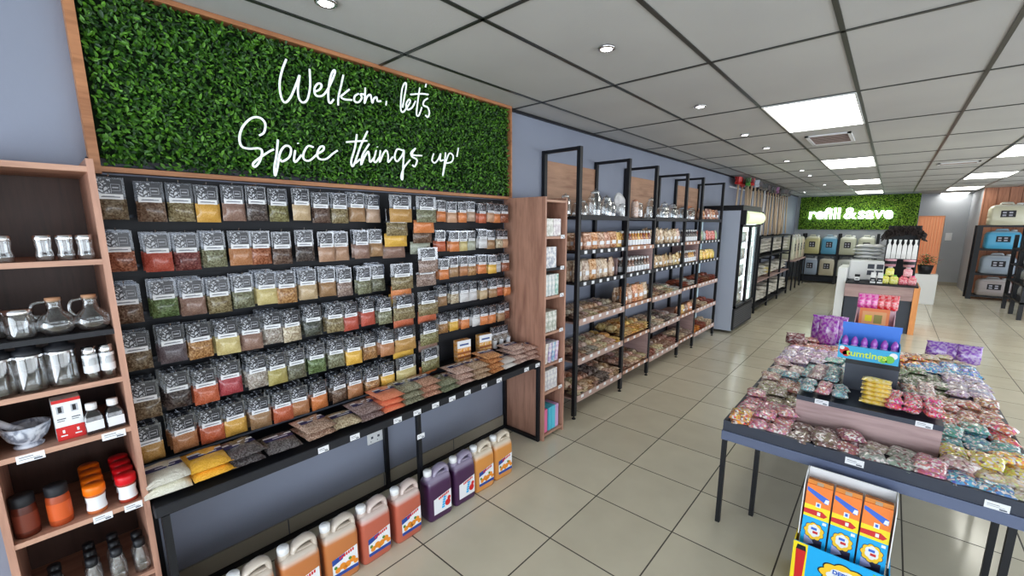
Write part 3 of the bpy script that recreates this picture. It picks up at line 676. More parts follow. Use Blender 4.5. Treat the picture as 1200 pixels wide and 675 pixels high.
# ------------------------------------------------------------------ narrow wooden shelf units either end
def shelf_unit(y0, y1, x1, shelves, lab, top=1.945):
    """open-front narrow bookcase against the left wall; shelf heights are top faces"""
    r = empty('shelf_unit', (XL, (y0 + y1) / 2, 0)); tag(r, lab, 'shelf unit'); c = (y0 + y1) / 2; d = x1 - XL
    for a, b_ in ((y0, y0 + .018), (y1 - .018, y1)): MB().box(.004, d, a - c, b_ - c, 0, top).build('side_panel', WOOD, r)
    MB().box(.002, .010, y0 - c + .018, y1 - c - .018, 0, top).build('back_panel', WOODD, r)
    for z, black in shelves:
        MB().box(.010, d - .002, y0 - c + .018, y1 - c - .018, z - .018, z).build('shelf', BLACKS if black else WOODY, r)
    return r
LX = -2.02
shelf_unit(-.175, .176, LX, [(.05, 0), (.42, 0), (.72, 0), (1.014, 0), (1.205, 0), (1.381, 1), (1.625, 0), (1.93, 0)], 'narrow wooden shelf unit of glassware and jars at the left edge', 1.955)
UX = -1.955
shelf_unit(2.545, 2.83, UX, [(.05, 0), (.41, 0), (.64, 0), (.90, 0), (1.19, 0), (1.41, 1), (1.655, 0), (1.93, 0)], 'narrow wooden shelf unit of cartons and books between counter and black racks', 1.95)

JS = {'glass_jug': (1.2, 1.24), 'glass_mug_jar': (1.1, 1.15), 'storage_jar': (1.12, 1.36), 'sauce_jar': (1.0, 1.50), 'spice_shaker': (1.15, 1.5), 'oil_bottle': (1.1, 1.3)}
def jar(name, prof, loc, lab, cat, grp, lidprof=None, lidm=CHROME, col=None, bodym=GLASS, label=None, n=16, extra=None):
    r = empty(name, loc, rd.uniform(-.3, .3)); tag(r, lab, cat, grp)
    if name in JS: r.scale = (JS[name][0], JS[name][0], JS[name][1])
    o = MB().lathe(prof, n=n, cap1=False).build('body', bodym, r, True)
    if col: o.color = (*col, 1)
    if lidprof: MB().lathe(lidprof, n=n).build('lid', lidm, r, True)
    if label:
        z0, z1, rr, m = label; MB().lathe([(rr, z0), (rr, z1)], n=n, cap0=False, cap1=False).build('label', m, r, True)
    if extra: extra(r)
    return r
g = 'small waisted glass jars on the top left shelf'
for i, y in enumerate((-.055, .030, .078, .124)):
    jar('glass_jar', [(0, 0), (.022, 0), (.0215, .02), (.018, .04), (.021, .062), (.021, .068)], (LX - .03, y, 1.6255), f'small waisted glass jar with silver lid, {ORD[i + 1]} from the left, upper left shelf', 'jar', g, [(.0215, .066), (.022, .068), (.022, .080), (.02, .082), (0, .082)])
def handle(pts, r_=.004, m=GLASS):
    def f(r): MB().tube(smooth(pts), r_, 6).build('handle', m, r, True)
    return f
for i, y in enumerate((.028, .112)):
    jar('glass_jug', [(0, 0), (.028, 0), (.040, .018), (.041, .030), (.032, .050), (.018, .062), (.015, .080), (.019, .092)], (LX - .05, y, 1.3815), f'{["left", "right"][i]} of two round glass jugs with cork stopper on the black shelf', 'jug', 'round glass jugs on the black shelf', [(.015, .088), (.016, .098), (0, .099)], mat('cork', (.48, .27, .16), .8), extra=handle([(0, -.017, .088), (0, -.038, .085), (0, -.044, .062), (0, -.034, .045)]))
jar('glass_mug_jar', [(0, 0), (.030, 0), (.032, .01), (.032, .06), (.029, .068)], (LX - .05, -.052, 1.3815), 'glass mug jar with silver screw lid, left of the two jugs', 'jar', 'mug jars', [(.030, .068), (.031, .07), (.031, .082), (0, .083)], extra=handle([(0, .030, .055), (0, .052, .05), (0, .052, .02), (0, .030, .014)]))
jar('glass_mug_jar', [(0, 0), (.030, 0), (.032, .01), (.032, .06), (.029, .068)], (LX - .10, -.115, 1.3815), 'glass mug jar half cut off at the left edge of the photo', 'jar', 'mug jars', [(.030, .068), (.031, .07), (.031, .082), (0, .083)])
for i, y in enumerate((-.115, -.05, .022)):
    jar('storage_jar', [(0, 0), (.031, 0), (.033, .01), (.033, .085), (.031, .09)], (LX - .045, y, 1.2055), f'tall clear storage jar with dark lid, {["left", "middle", "right"][i]} of three below the black shelf', 'jar', 'tall clear storage jars with dark lids', [(.033, .088), (.034, .09), (.034, .100), (.020, .103), (.020, .110), (0, .111)], BLACKS)
    MB().lathe([(.0335, .084), (.0335, .089)], n=16, cap0=False, cap1=False).build('silver_band', CHROME, [o for o in COL.objects if o.name.startswith('storage_jar')][-1], True)
for i, y in enumerate((.088, .130)):
    jar('spice_shaker', [(0, 0), (.017, 0), (.014, .02), (.019, .045), (.016, .065)], (LX - .03, y, 1.2055), f'small shaker with white and red label, {["left", "right"][i]} one beside the storage jars', 'shaker', 'small white and red labelled shakers', [(.016, .064), (.017, .066), (.016, .08), (0, .081)], CHROME, label=(.02, .062, .0175, PAPER))
# mortar and pestle
r = empty('mortar', (LX - .075, -.085, 1.0145)); tag(r, 'white marble mortar bowl with grey veining on the left shelf', 'mortar')
MB().lathe([(0, 0), (.034, 0), (.036, .006), (.028, .014), (.045, .030), (.055, .055), (.058, .075), (.051, .076), (.046, .055), (.034, .032), (0, .022)], n=28, cap0=False, cap1=False).build('bowl', MARBLE, r, True)
o = MB().tube(smooth([(.02, .01, .035), (.0, -.03, .070), (-.03, -.075, .105)]), [.015] * 5 + [.011] * 5 + [.013], 10).build('pestle', MARBLE, None, True); o.location = (LX - .075, -.085, 1.0165)
tag(o, 'grey marble pestle leaning out of the white mortar', 'pestle')
# red and white carton
r = empty('grinder_carton', (LX - .062, .012, 1.0145), .05); r.scale = (.9, .95, 1.12); tag(r, 'tall white carton with red base and two grinders pictured, beside the mortar', 'carton')
b = MB(); b.box(-.03, .03, -.036, .036, 0, .128); b.build('box', WHITE, r)
b = MB(); x = .0304; b.quadx(x, -.036, .036, 0, .042, 0); b.quadx(x, -.036, .036, .118, .128, 0)
for y in (-.018, .018):
    b.quadx(x, y - .009, y + .009, .085, .108, 1); b.quadx(x + .0002, y - .005, y + .004, .088, .106, 2); b.quadx(x + .0002, y - .011, y + .011, .066, .069, 3); b.quadx(x + .0002, y - .011, y + .007, .060, .062, 3)
    b.quadx(x + .0002, y - .009, y + .008, .012, .016, 4); b.quadx(x + .0002, y - .003, y + .003, .022, .032, 4)
b.build('print', [RED, mat('print_grey', (.45, .47, .52), .5), INKB, INK, WHITE], r)
for i, y in enumerate((.070, .124)):
    r = empty('squeeze_bottle', (LX - .04, y, 1.0145), .1); tag(r, f'small square clear bottle with white cap and label, {["left", "right"][i]} of two', 'bottle', 'small square clear bottles by the red carton'); r.scale = (1.12, 1.12, 1.3)
    MB().rings([rrect(.034, .042, 0, rad=.006), rrect(.036, .044, .004, rad=.006), rrect(.036, .044, .045, rad=.006), rrect(.02, .022, .066, rad=.006)]).build('body', glass('blue_tinted_plastic%d' % i, (.45, .52, .66), .12, .1), r, True)
    MB().lathe([(.0135, .066), (.0135, .083), (0, .084)], n=14).build('cap', WHITE, r, True); MB().box(.0185, .019, -.020, .020, .010, .036).build('label', PAPER, r)
# spread jars, row above the bottom
def spread(y, k, lidc, lab, grp, lidn, bodyc=(.16, .055, .025), lm=PAPER):
    r = empty('spread_jar', (LX - .04 - .063 * k, y, .7205), rd.uniform(-.1, .1)); r.scale = (1., 1., 1.15); tag(r, lab, 'jar', grp)
    o = MB().lathe([(0, 0), (.026, 0), (.027, .01), (.022, .035), (.027, .06), (.027, .064)], n=18).build('body', TINT, r, True); o.color = (*bodyc, 1)
    MB().lathe([(.027, .062), (.030, .064), (.030, .086), (.027, .09), (0, .09)], n=20).build('lid', lidc, r, True)
    MB().lathe([(.0275, .012), (.0245, .034), (.0275, .056)], n=18, cap0=False, cap1=False).build('label', lm, r, True)
ORL = mat('lid_orange', (.85, .20, .01), .35); RDL = mat('lid_red', (.62, .01, .02), .35)
for k in range(4):
    w = ['front', 'second', 'third', 'rear'][k]
    spread(.040, k, ORL, f'spread jar with orange lid, {w} of the orange-lidded column', 'orange lidded spread jars', 'orange', (.50, .16, .06))
    spread(.124, k, RDL, f'spread jar with red lid, {w} of the red-lidded column', 'red lidded spread jars', 'red', (.35, .05, .03))
JL = mat('sauce_label', (.62, .12, .03), .4)
for i, (y, c) in enumerate([(-.125, (.10, .02, .01)), (-.048, (.38, .07, .02))]):
    jar('sauce_jar', [(0, 0), (.029, 0), (.030, .01), (.030, .065), (.026, .074)], (LX - .05, y, .7205), ['dark brown sauce jar with black lid at the far left of its shelf', 'red labelled sauce jar with black lid left of the orange lids'][i], 'jar', 'sauce jars with black lids', [(.028, .072), (.029, .074), (.029, .094), (0, .095)], BLACKS, (c), TINT, (.014, .055, .0304, JL if i else mat('sauce_label_dark', (.20, .05, .03), .4)))
for i, (y, k) in enumerate([(-.09, 0), (-.09, 1), (.0, 0), (.0, 1), (.0, 2), (.065, 0), (.065, 1), (.065, 2), (.13, 0), (.13, 1)]):
    nm = {-.09: 'left', .0: 'second', .065: 'third', .13: 'right'}[y]
    jar('oil_bottle', [(0, 0), (.021, 0), (.022, .01), (.022, .05), (.014, .07), (.013, .08)], (LX - .035 - .055 * k, y, .4205), f'small clear bottle with black cap, {["front", "middle", "rear"][k]} of the {nm} column on the lowest shelf', 'bottle', 'small black capped bottles on the lowest left shelf', [(.014, .078), (.0155, .08), (.0155, .10), (0, .101)], BLACK)
for i, (y, z, w) in enumerate([(-.085, 1.003, 'under the mortar'), (.112, 1.003, 'under the square bottles'), (.048, .709, 'under the orange lids'), (.130, .709, 'under the red lids')]):
    price_tag((LX - .0025, y, z - .004), w=.062 if i < 2 else .05, h=.026, lab=f'white price tag on the wooden shelf edge {w}', group='price tags on the left shelf unit')

# goods in the second narrow unit
def book(y, z, w, h, d, c, lab, cat='carton', name='carton', grp='cartons on the narrow wooden unit', m=PRINT, lean=0.):
    o = MB().box(-d, 0, -w / 2, w / 2, 0, h, 0, .002).build(name, m); o.location = (UX - .02, y, z + .0005); o.color = (*c, 1); o.rotation_euler = (lean, 0, 0)
    return tag(o, lab, cat, grp)
Z = [1.655, 1.41, 1.19, .90, .64, .41, .05]
for i, (y, c) in enumerate([(2.625, (.55, .56, .50)), (2.725, (.62, .55, .58))]): book(y, Z[0], .095, .135, .12, c, f'patterned pale carton, {["left", "right"][i]} of two on the topmost narrow shelf')
book(2.645, Z[1], .15, .165, .16, (.42, .44, .50), 'wide grey printed carton on the black shelf of the narrow unit')
for i, y in enumerate((2.60, 2.645, 2.69, 2.735)): book(y, Z[2], .038, .17, .12, (.60, .66, .66) if i < 3 else (.30, .52, .45), f'slim white and green carton, {ORD[i + 1]} from the left in the middle row')
for i, y in enumerate((2.60, 2.655, 2.71)):
    book(y, Z[3], .05, .165, .13, (.46, .48, .42), f'beige printed carton, {ORD[i + 1]} from the left beside the counter bags')
for i, (y, c) in enumerate([(2.60, (.66, .60, .56)), (2.65, (.50, .40, .62)), (2.695, (.25, .42, .62)), (2.74, (.58, .40, .62))]):
    book(y, Z[4], .035, .165, .11, c, f'lilac and teal book, {ORD[i + 1]} from the left, fourth shelf up', 'book', 'book', 'books on the narrow wooden unit', lean=-.10)
for i, y in enumerate((2.60, 2.645, 2.69, 2.735)): book(y, Z[5], .04, .17, .12, (.60, .58, .62), f'pale grey book, {ORD[i + 1]} from the left, second shelf from the floor', 'book', 'book', 'pale books on the narrow wooden unit')
for i, (y, c) in enumerate([(2.605, (.75, .20, .38)), (2.665, (.10, .50, .66)), (2.715, (.12, .55, .70)), (2.76, (.62, .40, .66))]):
    book(y, Z[6], .045, .20, .13, c, f'{["pink", "turquoise", "sky blue", "lilac"][i]} book standing on the bottom shelf of the narrow unit', 'book', 'book', 'coloured books near the floor', m=TINT)
for i, z in enumerate(Z[:6]): price_tag((UX - .0025, 2.775, z - .004), w=.05, h=.03, lab=f'white price tag on the {ORD[i + 1]} shelf down of the narrow unit', group='price tags on the narrow unit')
# ------------------------------------------------------------------ black racks along the left wall
RX = -1.98
FY = [3.055, 3.925, 4.575, 5.50, 6.08, 7.01]          # the six end frames
SZ = [1.815, 1.52, 1.245, .92, .56, .21]
TRAYW = wood('tray_wood_pale', (.50, .36, .32), (.40, .27, .23), 'y')
def rack(y0, y1, lab):
    r = empty('display_rack', (XL, (y0 + y1) / 2, 0)); c = (y0 + y1) / 2; tag(r, lab, 'display rack'); d = RX - XL
    for y in (y0, y1):
        y -= c; f = MB()
        for x in (.019, d - .017): f.box(x - .016, x + .016, y - .020, y + .020, .03, 2.375)
        f.box(.031, d - .031, y - .014, y + .014, 2.349, 2.375)
        for k in range(20):      # the row of slots down the posts
            for x in (.031, d - .031 - .003): f.box(x, x + .003, y - .005, y + .005, 1.86 + k * .025, 1.872 + k * .025, 1)
        f.build('end_frame', [BLACK, GREYT], r)
        for x in (.017, d - .017): MB().lathe([(.018, 0), (.018, .008), (.006, .012), (.006, .032)], (x, y, 0), 10).build('foot', BLACK, r)
    MB().box(.004, .016, y0 - c + .018, y1 - c - .018, 1.83, 2.30).build('back_board', WOODB, r)
    a0, a1 = y0 - c + .017, y1 - c - .017
    for i, z in enumerate(SZ):
        if i < 3: MB().box(.02, d - .004, a0, a1, z - .022, z - .002).box(d - .004, d + .002, a0, a1, z - .030, z + .012).build('shelf', BLACKS, r)
        else:
            MB().box(.02, d - .002, a0, a1, z - .045, z - .030).box(d - .002, d + .008, a0, a1, z - .050, z + .008).build('wooden_tray', [TRAYW], r)
    return r
def infill(y0, y1, lab):
    r = empty('infill_shelving', (XL, (y0 + y1) / 2, 0)); c = (y0 + y1) / 2; tag(r, lab, 'shelving'); d = RX - XL; a0, a1 = y0 - c + .017, y1 - c - .017
    MB().box(.02, d, a0, a1, SZ[0] - .022, SZ[0] - .002).build('top_shelf', BLACKS, r)
    for i, z in enumerate(SZ[1:]):
        m = BLACKS if i == 1 else WOODY
        MB().box(.02, d - .002, a0, a1, z - .022, z - .002).box(d - .002, d + .004, a0, a1, z - .030, z + (.010 if i in (0, 1, 2) else .006)).build('shelf', m, r)
    MB().box(.03, d - .01, a1 - .016, a1 - .001, SZ[5], SZ[4] - .03).build('side_board', WOODX, r)
    MB().box(.03, d - .01, a1 - .016, a1 - .001, SZ[2], SZ[1] - .03).build('side_board', WOODX, r)
    return r
rack(FY[0], FY[1], 'nearest black display rack with open top frames and wooden back board')
rack(FY[2], FY[3], 'middle black display rack with open top frames and wooden back board')
rack(FY[4], FY[5], 'farthest black display rack, beside the glass-door fridge')
infill(FY[1], FY[2], 'shelving of bottles between the nearest and middle black racks')
infill(FY[3], FY[4], 'shelving of bottles between the middle and farthest black racks')
BAYN = ['nearest rack', 'first bottle bay', 'middle rack', 'second bottle bay', 'farthest rack']
SHN = ['top', 'second', 'third', 'fourth', 'fifth', 'bottom']
BAY = [(FY[i] + .03, FY[i + 1] - .03) for i in range(5)]
def spot(bi, si, k, row=''): return f'{ORD[k + 1]} from left{row}, {SHN[si]} shelf, {BAYN[bi]}'
# price tags on lips
for bi in range(5):
    for si in range(1, 6):
        n = 6 if bi in (0, 2, 4) else 4
        for k in range(n):
            y = BAY[bi][0] + (k + .5) * (BAY[bi][1] - BAY[bi][0]) / n
            xo = RX + (.002 if si < 3 else .008) if bi in (0, 2, 4) else RX + .004
            o = MB().box(0, .0012, -.022, .022, -.014, .014, 0).build('price_tag', [PAPER, INK]) if (bi, si, k) == (0, 1, 0) else None
            if o: PT = o.data
            else: o = bpy.data.objects.new('price_tag', PT); COL.objects.link(o)
            o.location = (xo - .0004, y, SZ[si] - .010); tag(o, f'small white price tag, {spot(bi, si, k)}', 'price tag', 'price tags on the rack shelf edges')

def lying(seed, w, d, t, m): return pillow(w, d, t, m, seed, 7, 6, .35)
LY = [lying(20 + i, .085, .13, .030, SNACK) for i in range(3)]
b = MB(); b.box(-.032, .032, -.020, .020, 0, .0008); LYL = b.mesh('label', [PAPER])
def upright(seed, w, h, t, m):
    b = MB(); rd2 = random.Random(seed); R = []
    for q, (z, a, c) in enumerate([(0, .80, .85), (.06, .96, 1.), (.35, 1., 1.), (.70, .98, .85), (.86, .96, .35), (.92, .97, .12), (1., 1.02, .10)]):
        n = 12; ring = []
        for i in range(n):
            t_ = 2 * PI * i / n; cx, sx = math.cos(t_), math.sin(t_)
            x = t / 2 * c * (abs(cx) ** .7) * (1 if cx > 0 else -1); y = w / 2 * a * (abs(sx) ** .55) * (1 if sx > 0 else -1)
            k = 1 + .10 * noise.noise(Vector((cx * 2 + seed, sx * 2, z * 3))); ring.append((x * k, y * k, z * h))
        R.append(ring)
    b.rings(R); return b.mesh('bag', m, True)
UP = [upright(40 + i, .105, .19, .06, SNACK) for i in range(3)]; UPG = [upright(50 + i, .10, .17, .055, TINTG) for i in range(2)]
UPL = MB().box(.0295, .0302, -.026, .026, .055, .095).mesh('label', PAPER)
def fill_up(bi, si, n, cols, what, rows=1, ms=None, sc=1., grp=None, lab=True, y0=None, y1=None, lean=.0):
    a, b_ = BAY[bi]; a = y0 if y0 is not None else a; b_ = y1 if y1 is not None else b_
    for q in range(rows):
        for k in range(n):
            y = a + (k + .5) * (b_ - a) / n; nm, c = cols[(k + q) % len(cols)] if not callable(cols) else cols(k)
            r = empty('snack_bag', (RX - .065 - q * .085 + rd.uniform(-.01, .008), y, SZ[si] + .0), rd.uniform(-.25, .2)); r.scale = (1, min(1.15, (b_ - a) / n / .115), sc * rd.uniform(.94, 1.06)); r.rotation_euler.x = lean
            tag(r, f'{nm} {what} bag, ' + spot(bi, si, k, ' behind' if q else ''), 'food bag', f'{what} bags, {SHN[si]} shelf of the {BAYN[bi]}')
            obj('bag', (ms or UP)[k % len(ms or UP)], r, color=tuple(x * rd.uniform(.9, 1.1) for x in c))
            if lab: obj('label', UPL, r)
def fill_lie(bi, si, n, rows, layers, cols, what, sc=1., y0=None, y1=None):
    a, b_ = BAY[bi]; a = y0 if y0 is not None else a; b_ = y1 if y1 is not None else b_
    base = SZ[si] - (.030 if bi in (0, 2, 4) and si > 2 else .002)
    for q in range(rows):
        for k in range(n):
            nm, c = cols[int(k * len(cols) / n)]
            for l in range(layers if q == 0 else 1):
                y = a + (k + .5) * (b_ - a) / n; th = sc if q == 0 else 1.0 + .55 * layers
                loc = (RX - .068 - q * .118 + rd.uniform(-.006, .006), y + rd.uniform(-.006, .006), base + .0150 * th + l * .0285 * sc + .001)
                rz = PI / 2 + rd.uniform(-.25, .25); scl = (min(1.15, (b_ - a) / n / .090), 1., th); col = tuple(min(1, x * rd.uniform(.95, 1.3)) for x in c)
                if bi >= 3:      # past three hundred bags: the small far ones are one heap
                    M = Matrix.Translation(loc) @ Matrix.Rotation(rz, 4, 'Z') @ Matrix.Diagonal((*scl, 1)); FAR.setdefault(nm, (c, []))[1].append((M, (k + l) % 3)); continue
                r = empty('nut_bag', loc, rz); r.scale = scl
                tag(r, f'{nm} {what} bag, {["front", "middle", "rear"][q]} row {["lower", "upper", "top"][l]}, ' + spot(bi, si, k), 'food bag', f'small flat bags on the {SHN[si]} shelf of the {BAYN[bi]}')
                obj('bag', LY[(k + l) % 3], r, color=col)
                if l == layers - 1 or q: obj('label', LYL, r, (0, 0, .0152 + .0035))
FAR = {}
TAN = ('tan', (.55, .36, .20)); BRN = ('brown', (.32, .16, .09)); CRM = ('cream', (.70, .56, .40)); DRK = ('dark', (.10, .06, .05)); OR_ = ('orange', (.66, .27, .06)); YL_ = ('yellow', (.78, .48, .06))
PKO = ('pinkish orange', (.66, .34, .20)); RDB = ('red brown', (.33, .10, .06)); GRY = ('grey brown', (.42, .33, .27)); WHT = ('white', (.62, .60, .56)); PST = ('pasta yellow', (.66, .45, .16))
fill_up(0, 1, 7, [PKO, PKO, OR_, PKO, PKO, OR_, YL_], 'snacks', 2, sc=.82)
fill_up(0, 2, 6, [CRM, CRM, OR_, CRM, CRM, TAN], 'pasta', 2, sc=.98, y1=3.76)
o = MB().box(-.25, -.02, -.008, .008, 0, .17).build('wooden_divider', WOODX); o.location = (RX - .05, 3.86, SZ[2]); tag(o, 'pale wooden board standing at the right of the third shelf, nearest rack', 'board')
fill_lie(0, 3, 9, 3, 2, [GRY, CRM, TAN, GRY, CRM], 'nuts'); fill_lie(0, 4, 9, 3, 2, [BRN, GRY, CRM, CRM, YL_], 'nuts'); fill_lie(0, 5, 8, 3, 3, [CRM, PKO, BRN, DRK, CRM, TAN], 'nuts')
fill_up(1, 3, 5, [OR_, TAN, OR_], 'crisps', 2, sc=.95); fill_lie(1, 4, 6, 3, 3, [PST, YL_, PST], 'pasta'); fill_lie(1, 5, 6, 3, 2, [BRN, CRM, TAN], 'nuts')
fill_up(2, 1, 7, [CRM, TAN, CRM, TAN], 'rusks', 2, sc=.95, lean=.2); fill_up(2, 2, 8, [PST, PST, TAN], 'pasta', 2, sc=.78)
fill_lie(2, 3, 8, 3, 2, [TAN, BRN, CRM, WHT], 'nuts'); fill_lie(2, 4, 8, 3, 2, [GRY, CRM, DRK, GRY], 'nuts'); fill_lie(2, 5, 8, 2, 3, [RDB, CRM, BRN, RDB], 'nuts')
fill_lie(3, 3, 4, 2, 2, [RDB, WHT], 'nuts'); fill_up(3, 4, 4, [OR_, YL_, BRN], 'crisps', 1, sc=.6); fill_lie(3, 5, 4, 2, 2, [CRM, GRY], 'nuts')
CRD = ('coral red', (.66, .10, .07)); GNT = ('green', (.28, .42, .25)); GYW = ('grey', (.40, .42, .42))
fill_up(4, 0, 6, [PKO, OR_, RDB], 'sweets', 1, sc=.8); fill_up(4, 1, 7, [CRD, GNT, GYW, CRD, CRD], 'sweets', 1, UPG, sc=.85, lab=False); fill_up(4, 2, 6, [('bright yellow', (.85, .55, .02))], 'snacks', 2, UPG, sc=.8, lab=False)
fill_lie(4, 3, 6, 2, 3, [RDB, BRN, RDB], 'nuts'); fill_lie(4, 4, 6, 2, 2, [BRN, CRM, RDB], 'nuts'); fill_lie(4, 5, 6, 2, 3, [OR_, RDB, CRM], 'nuts')
fm = MB(); fmats = []
for nm, (c_, L) in FAR.items():
    mm = mat('far_bag_' + nm, tuple(x * .8 for x in c_), .4, coat=.6); kf = N(mm); vf = kf.n('TexVoronoi', {'Vector': kf.objc(), 'Scale': 60.}); wf = kf.n('TexWhiteNoise', {'Vector': vf.outputs['Color']}).outputs[0]
    kf.l(kf.mix(wf, tuple(x * .5 for x in c_), tuple(min(1, x * 1.4) for x in c_)), kf.b.inputs['Base Color']); fmats.append(mm)
    for M, v_ in L:
        me = LY[v_]; fm.M = M; fm.add([v.co for v in me.vertices], [tuple(p.vertices) for p in me.polygons], len(fmats) - 1)
fm.M = None
tag(fm.build('nut_bag_heap', fmats, None, True), 'many small flat bags of nuts on the lower shelves of the farthest racks', 'food bags', None, 'stuff')
# cardboard box lid on the top shelf of the farthest rack
o = MB().box(-.14, .0, -.12, .12, 0, .02).box(-.14, -.13, -.12, .12, .02, .20).build('display_carton', mat('carton_orange', (.62, .25, .12), .6)); o.location = (RX - .15, 6.36, SZ[0] + .0); tag(o, 'open orange display carton behind the snack bags on the farthest rack top shelf', 'carton')
# bottles in the bottle bays
def bottle_mesh(h, r_, glassy): return MB().lathe([(0, 0), (r_, 0), (r_, h * .55), (r_ * .45, h * .75), (r_ * .42, h * .92)], n=12, cap1=False).mesh('body', TINTG, True)
BT = bottle_mesh(.155, .024, 0); BTC = MB().lathe([(.0115, .142), (.0125, .143), (.0125, .162), (0, .163)], n=12).mesh('cap', WHITE, True); BTL = MB().lathe([(.0245, .02), (.0245, .075)], n=12, cap0=False, cap1=False).mesh('label', PAPER, True)
def bottles(bi, si, n, cols, rows, what, capm=None):
    a, b_ = BAY[bi]
    for q in range(rows):
        for k in range(n):
            nm, c = cols[(k * 7 // 3 + q) % len(cols)]
            r = empty('sauce_bottle', (RX - .045 - q * .06, a + (k + .5) * (b_ - a) / n, SZ[si] - .0018)); tag(r, f'{nm} {what} bottle, {["front", "middle", "rear"][q]} row, ' + spot(bi, si, k), 'bottle', f'sauce bottles on the {SHN[si]} shelf of the {BAYN[bi]}')
            obj('body', BT, r, color=c); obj('cap', BTC, r); obj('label', BTL, r)
YB_ = [('amber', (.66, .28, .02)), ('golden', (.80, .44, .04)), ('dark red', (.30, .05, .02)), ('amber', (.60, .22, .02))]
bottles(1, 1, 9, YB_, 3, 'sauce'); bottles(1, 2, 8, [('brown', (.22, .08, .03)), ('dark', (.05, .03, .02))], 3, 'syrup')
bottles(3, 1, 6, [('black', (.02, .015, .015)), ('dark brown', (.07, .03, .02))], 2, 'vinegar'); bottles(3, 2, 7, [('brown', (.16, .06, .02)), ('golden', (.66, .34, .05))], 2, 'syrup')
# glass jars and plates along the top shelves
GT = mat('terracotta_lid', (.45, .2, .12), .5)
def big_jar(y, h, rr, x=-.09, k=0, nm='', bay=''):
    prof = [(0, 0), (rr, 0), (rr * 1.04, .01), (rr * 1.04, h * .72), (rr * .7, h * .84), (rr * .72, h * .88)]
    r = empty('glass_storage_jar', (RX + x, y, SZ[0] - .0018), rd.uniform(-.5, .5)); tag(r, f'large clear lidded glass jar, {ORD[k]} from the left on the {bay} top shelf', 'jar', 'large glass jars along the top of the racks')
    MB().lathe(prof, n=18, cap1=False).build('body', GLASS, r, True)
    MB().lathe([(rr * .74, h * .88), (rr * .76, h * .91), (rr * .3, h * .95), (rr * .16, h * .96), (rr * .2, h), (0, h * 1.01)], n=16).build('lid', GLASS, r, True)
    MB().lathe([(rr * .73, h * .865), (rr * .73, h * .885)], n=16, cap0=False, cap1=False).build('seal', WHITE, r, True)
for k, (y, h, rr, x) in enumerate([(3.12, .20, .045, -.20), (3.24, .15, .05, -.11), (3.34, .14, .045, -.22), (3.43, .25, .055, -.09), (3.55, .20, .045, -.2), (3.63, .20, .05, -.08), (3.74, .16, .05, -.10), (3.83, .22, .045, -.2)]): big_jar(y, h, rr, x, k + 1, bay='nearest rack')
for k, (y, h, rr, x) in enumerate([(4.66, .24, .05, -.1), (4.78, .15, .05, -.18), (4.9, .14, .06, -.08), (5.03, .20, .05, -.1), (5.15, .15, .06, -.16), (5.28, .17, .045, -.08), (5.4, .20, .05, -.15)]): big_jar(y, h, rr, x, k + 1, bay='middle rack')
for k, (y, h, rr, x) in enumerate([(5.60, .16, .05, -.1), (5.73, .17, .05, -.12), (5.87, .14, .05, -.1), (5.99, .17, .05, -.12)]): big_jar(y, h, rr, x, k + 1, bay='second bottle bay')
# white platter and stoneware jar in the first bottle bay
r = empty('white_platter', (RX - .20, 4.10, SZ[0] - .0018)); tag(r, 'round white embossed platter leaning upright above the sauce bottles', 'platter')
pm = mat('white_embossed_ceramic', (.66, .66, .68), .35); kk = N(pm); kk.bump(kk.n('TexVoronoi', {'Vector': kk.objc(), 'Scale': 40.}).outputs['Distance'], .6, .01)
o = MB().lathe([(0, 0), (.10, .0), (.13, .012), (.13, .018), (.10, .01), (0, .008)], n=30).build('plate', pm, r, True); o.rotation_euler = (0, PI / 2 - .2, 0); o.location = (.0, 0, .13)
MB().box(-.02, .07, -.05, .05, 0, .008).build('stand', BLACK, r)
for k, (y, h) in enumerate([(4.30, .20), (4.40, .17), (4.02, .15)]):
    r = empty('stoneware_jar', (RX - .12, y, SZ[0] - .0018)); tag(r, f'{["tall pinkish", "clear", "small clear"][k]} ribbed jar beside the white platter on the top shelf', 'jar')
    o = MB().lathe([(0, 0), (.035, 0), (.04, .02), (.036, h * .5), (.04, h * .8), (.03, h * .9)], n=16, cap1=False).build('body', TINTG if k == 0 else GLASS, r, True); o.color = (.55, .36, .28, 1)
    MB().lathe([(.032, h * .9), (.034, h * .92), (.012, h * .97), (0, h)], n=14).build('lid', WHITE if k else GT, r, True)

# ------------------------------------------------------------------ upright glass-door fridge
FX, FA, FB = -1.775, 7.33, 8.52
r = empty('drinks_fridge', (XL, (FA + FB) / 2, 0)); tag(r, 'tall two-door glass fridge with grey side and glowing header, beyond the racks', 'fridge'); c = (FA + FB) / 2; d = FX - XL; a0, a1 = FA - c, FB - c
SIDE = mat('fridge_side_steel', (.52, .57, .68), .35)
MB().box(.02, d - .03, a0, a0 + .03, .04, 1.97).build('side_panel', SIDE, r); MB().box(.02, d - .03, a1 - .03, a1, .04, 1.97).build('side_panel', SIDE, r)
MB().box(.02, .05, a0 + .03, a1 - .03, .04, 1.97).build('back_panel', mat('fridge_inner_glow', (.55, .66, .62), .5, emit=(.78, .95, .88), es=1.5), r)  # panel material glows to brighten the interior, though it is no lamp
MB().box(.02, d, a0 + .0, a1, 1.97, 2.05).build('top', BLACK, r); MB().box(.02, d - .03, a0 + .03, a1 - .03, .04, .42).build('base', BLACKS, r)
f = MB(); f.box(d - .03, d, a0, a1, .06, .40)
for i in range(8):
    for k in range(22): f.box(d, d + .0015, a0 + .06 + k * .05, a0 + .095 + k * .05, .10 + i * .035, .12 + i * .035, 1)
f.build('grille', [BLACKS, mat('grille_hole', (.09, .095, .11), .4)], r)
hd = MB(); P = []
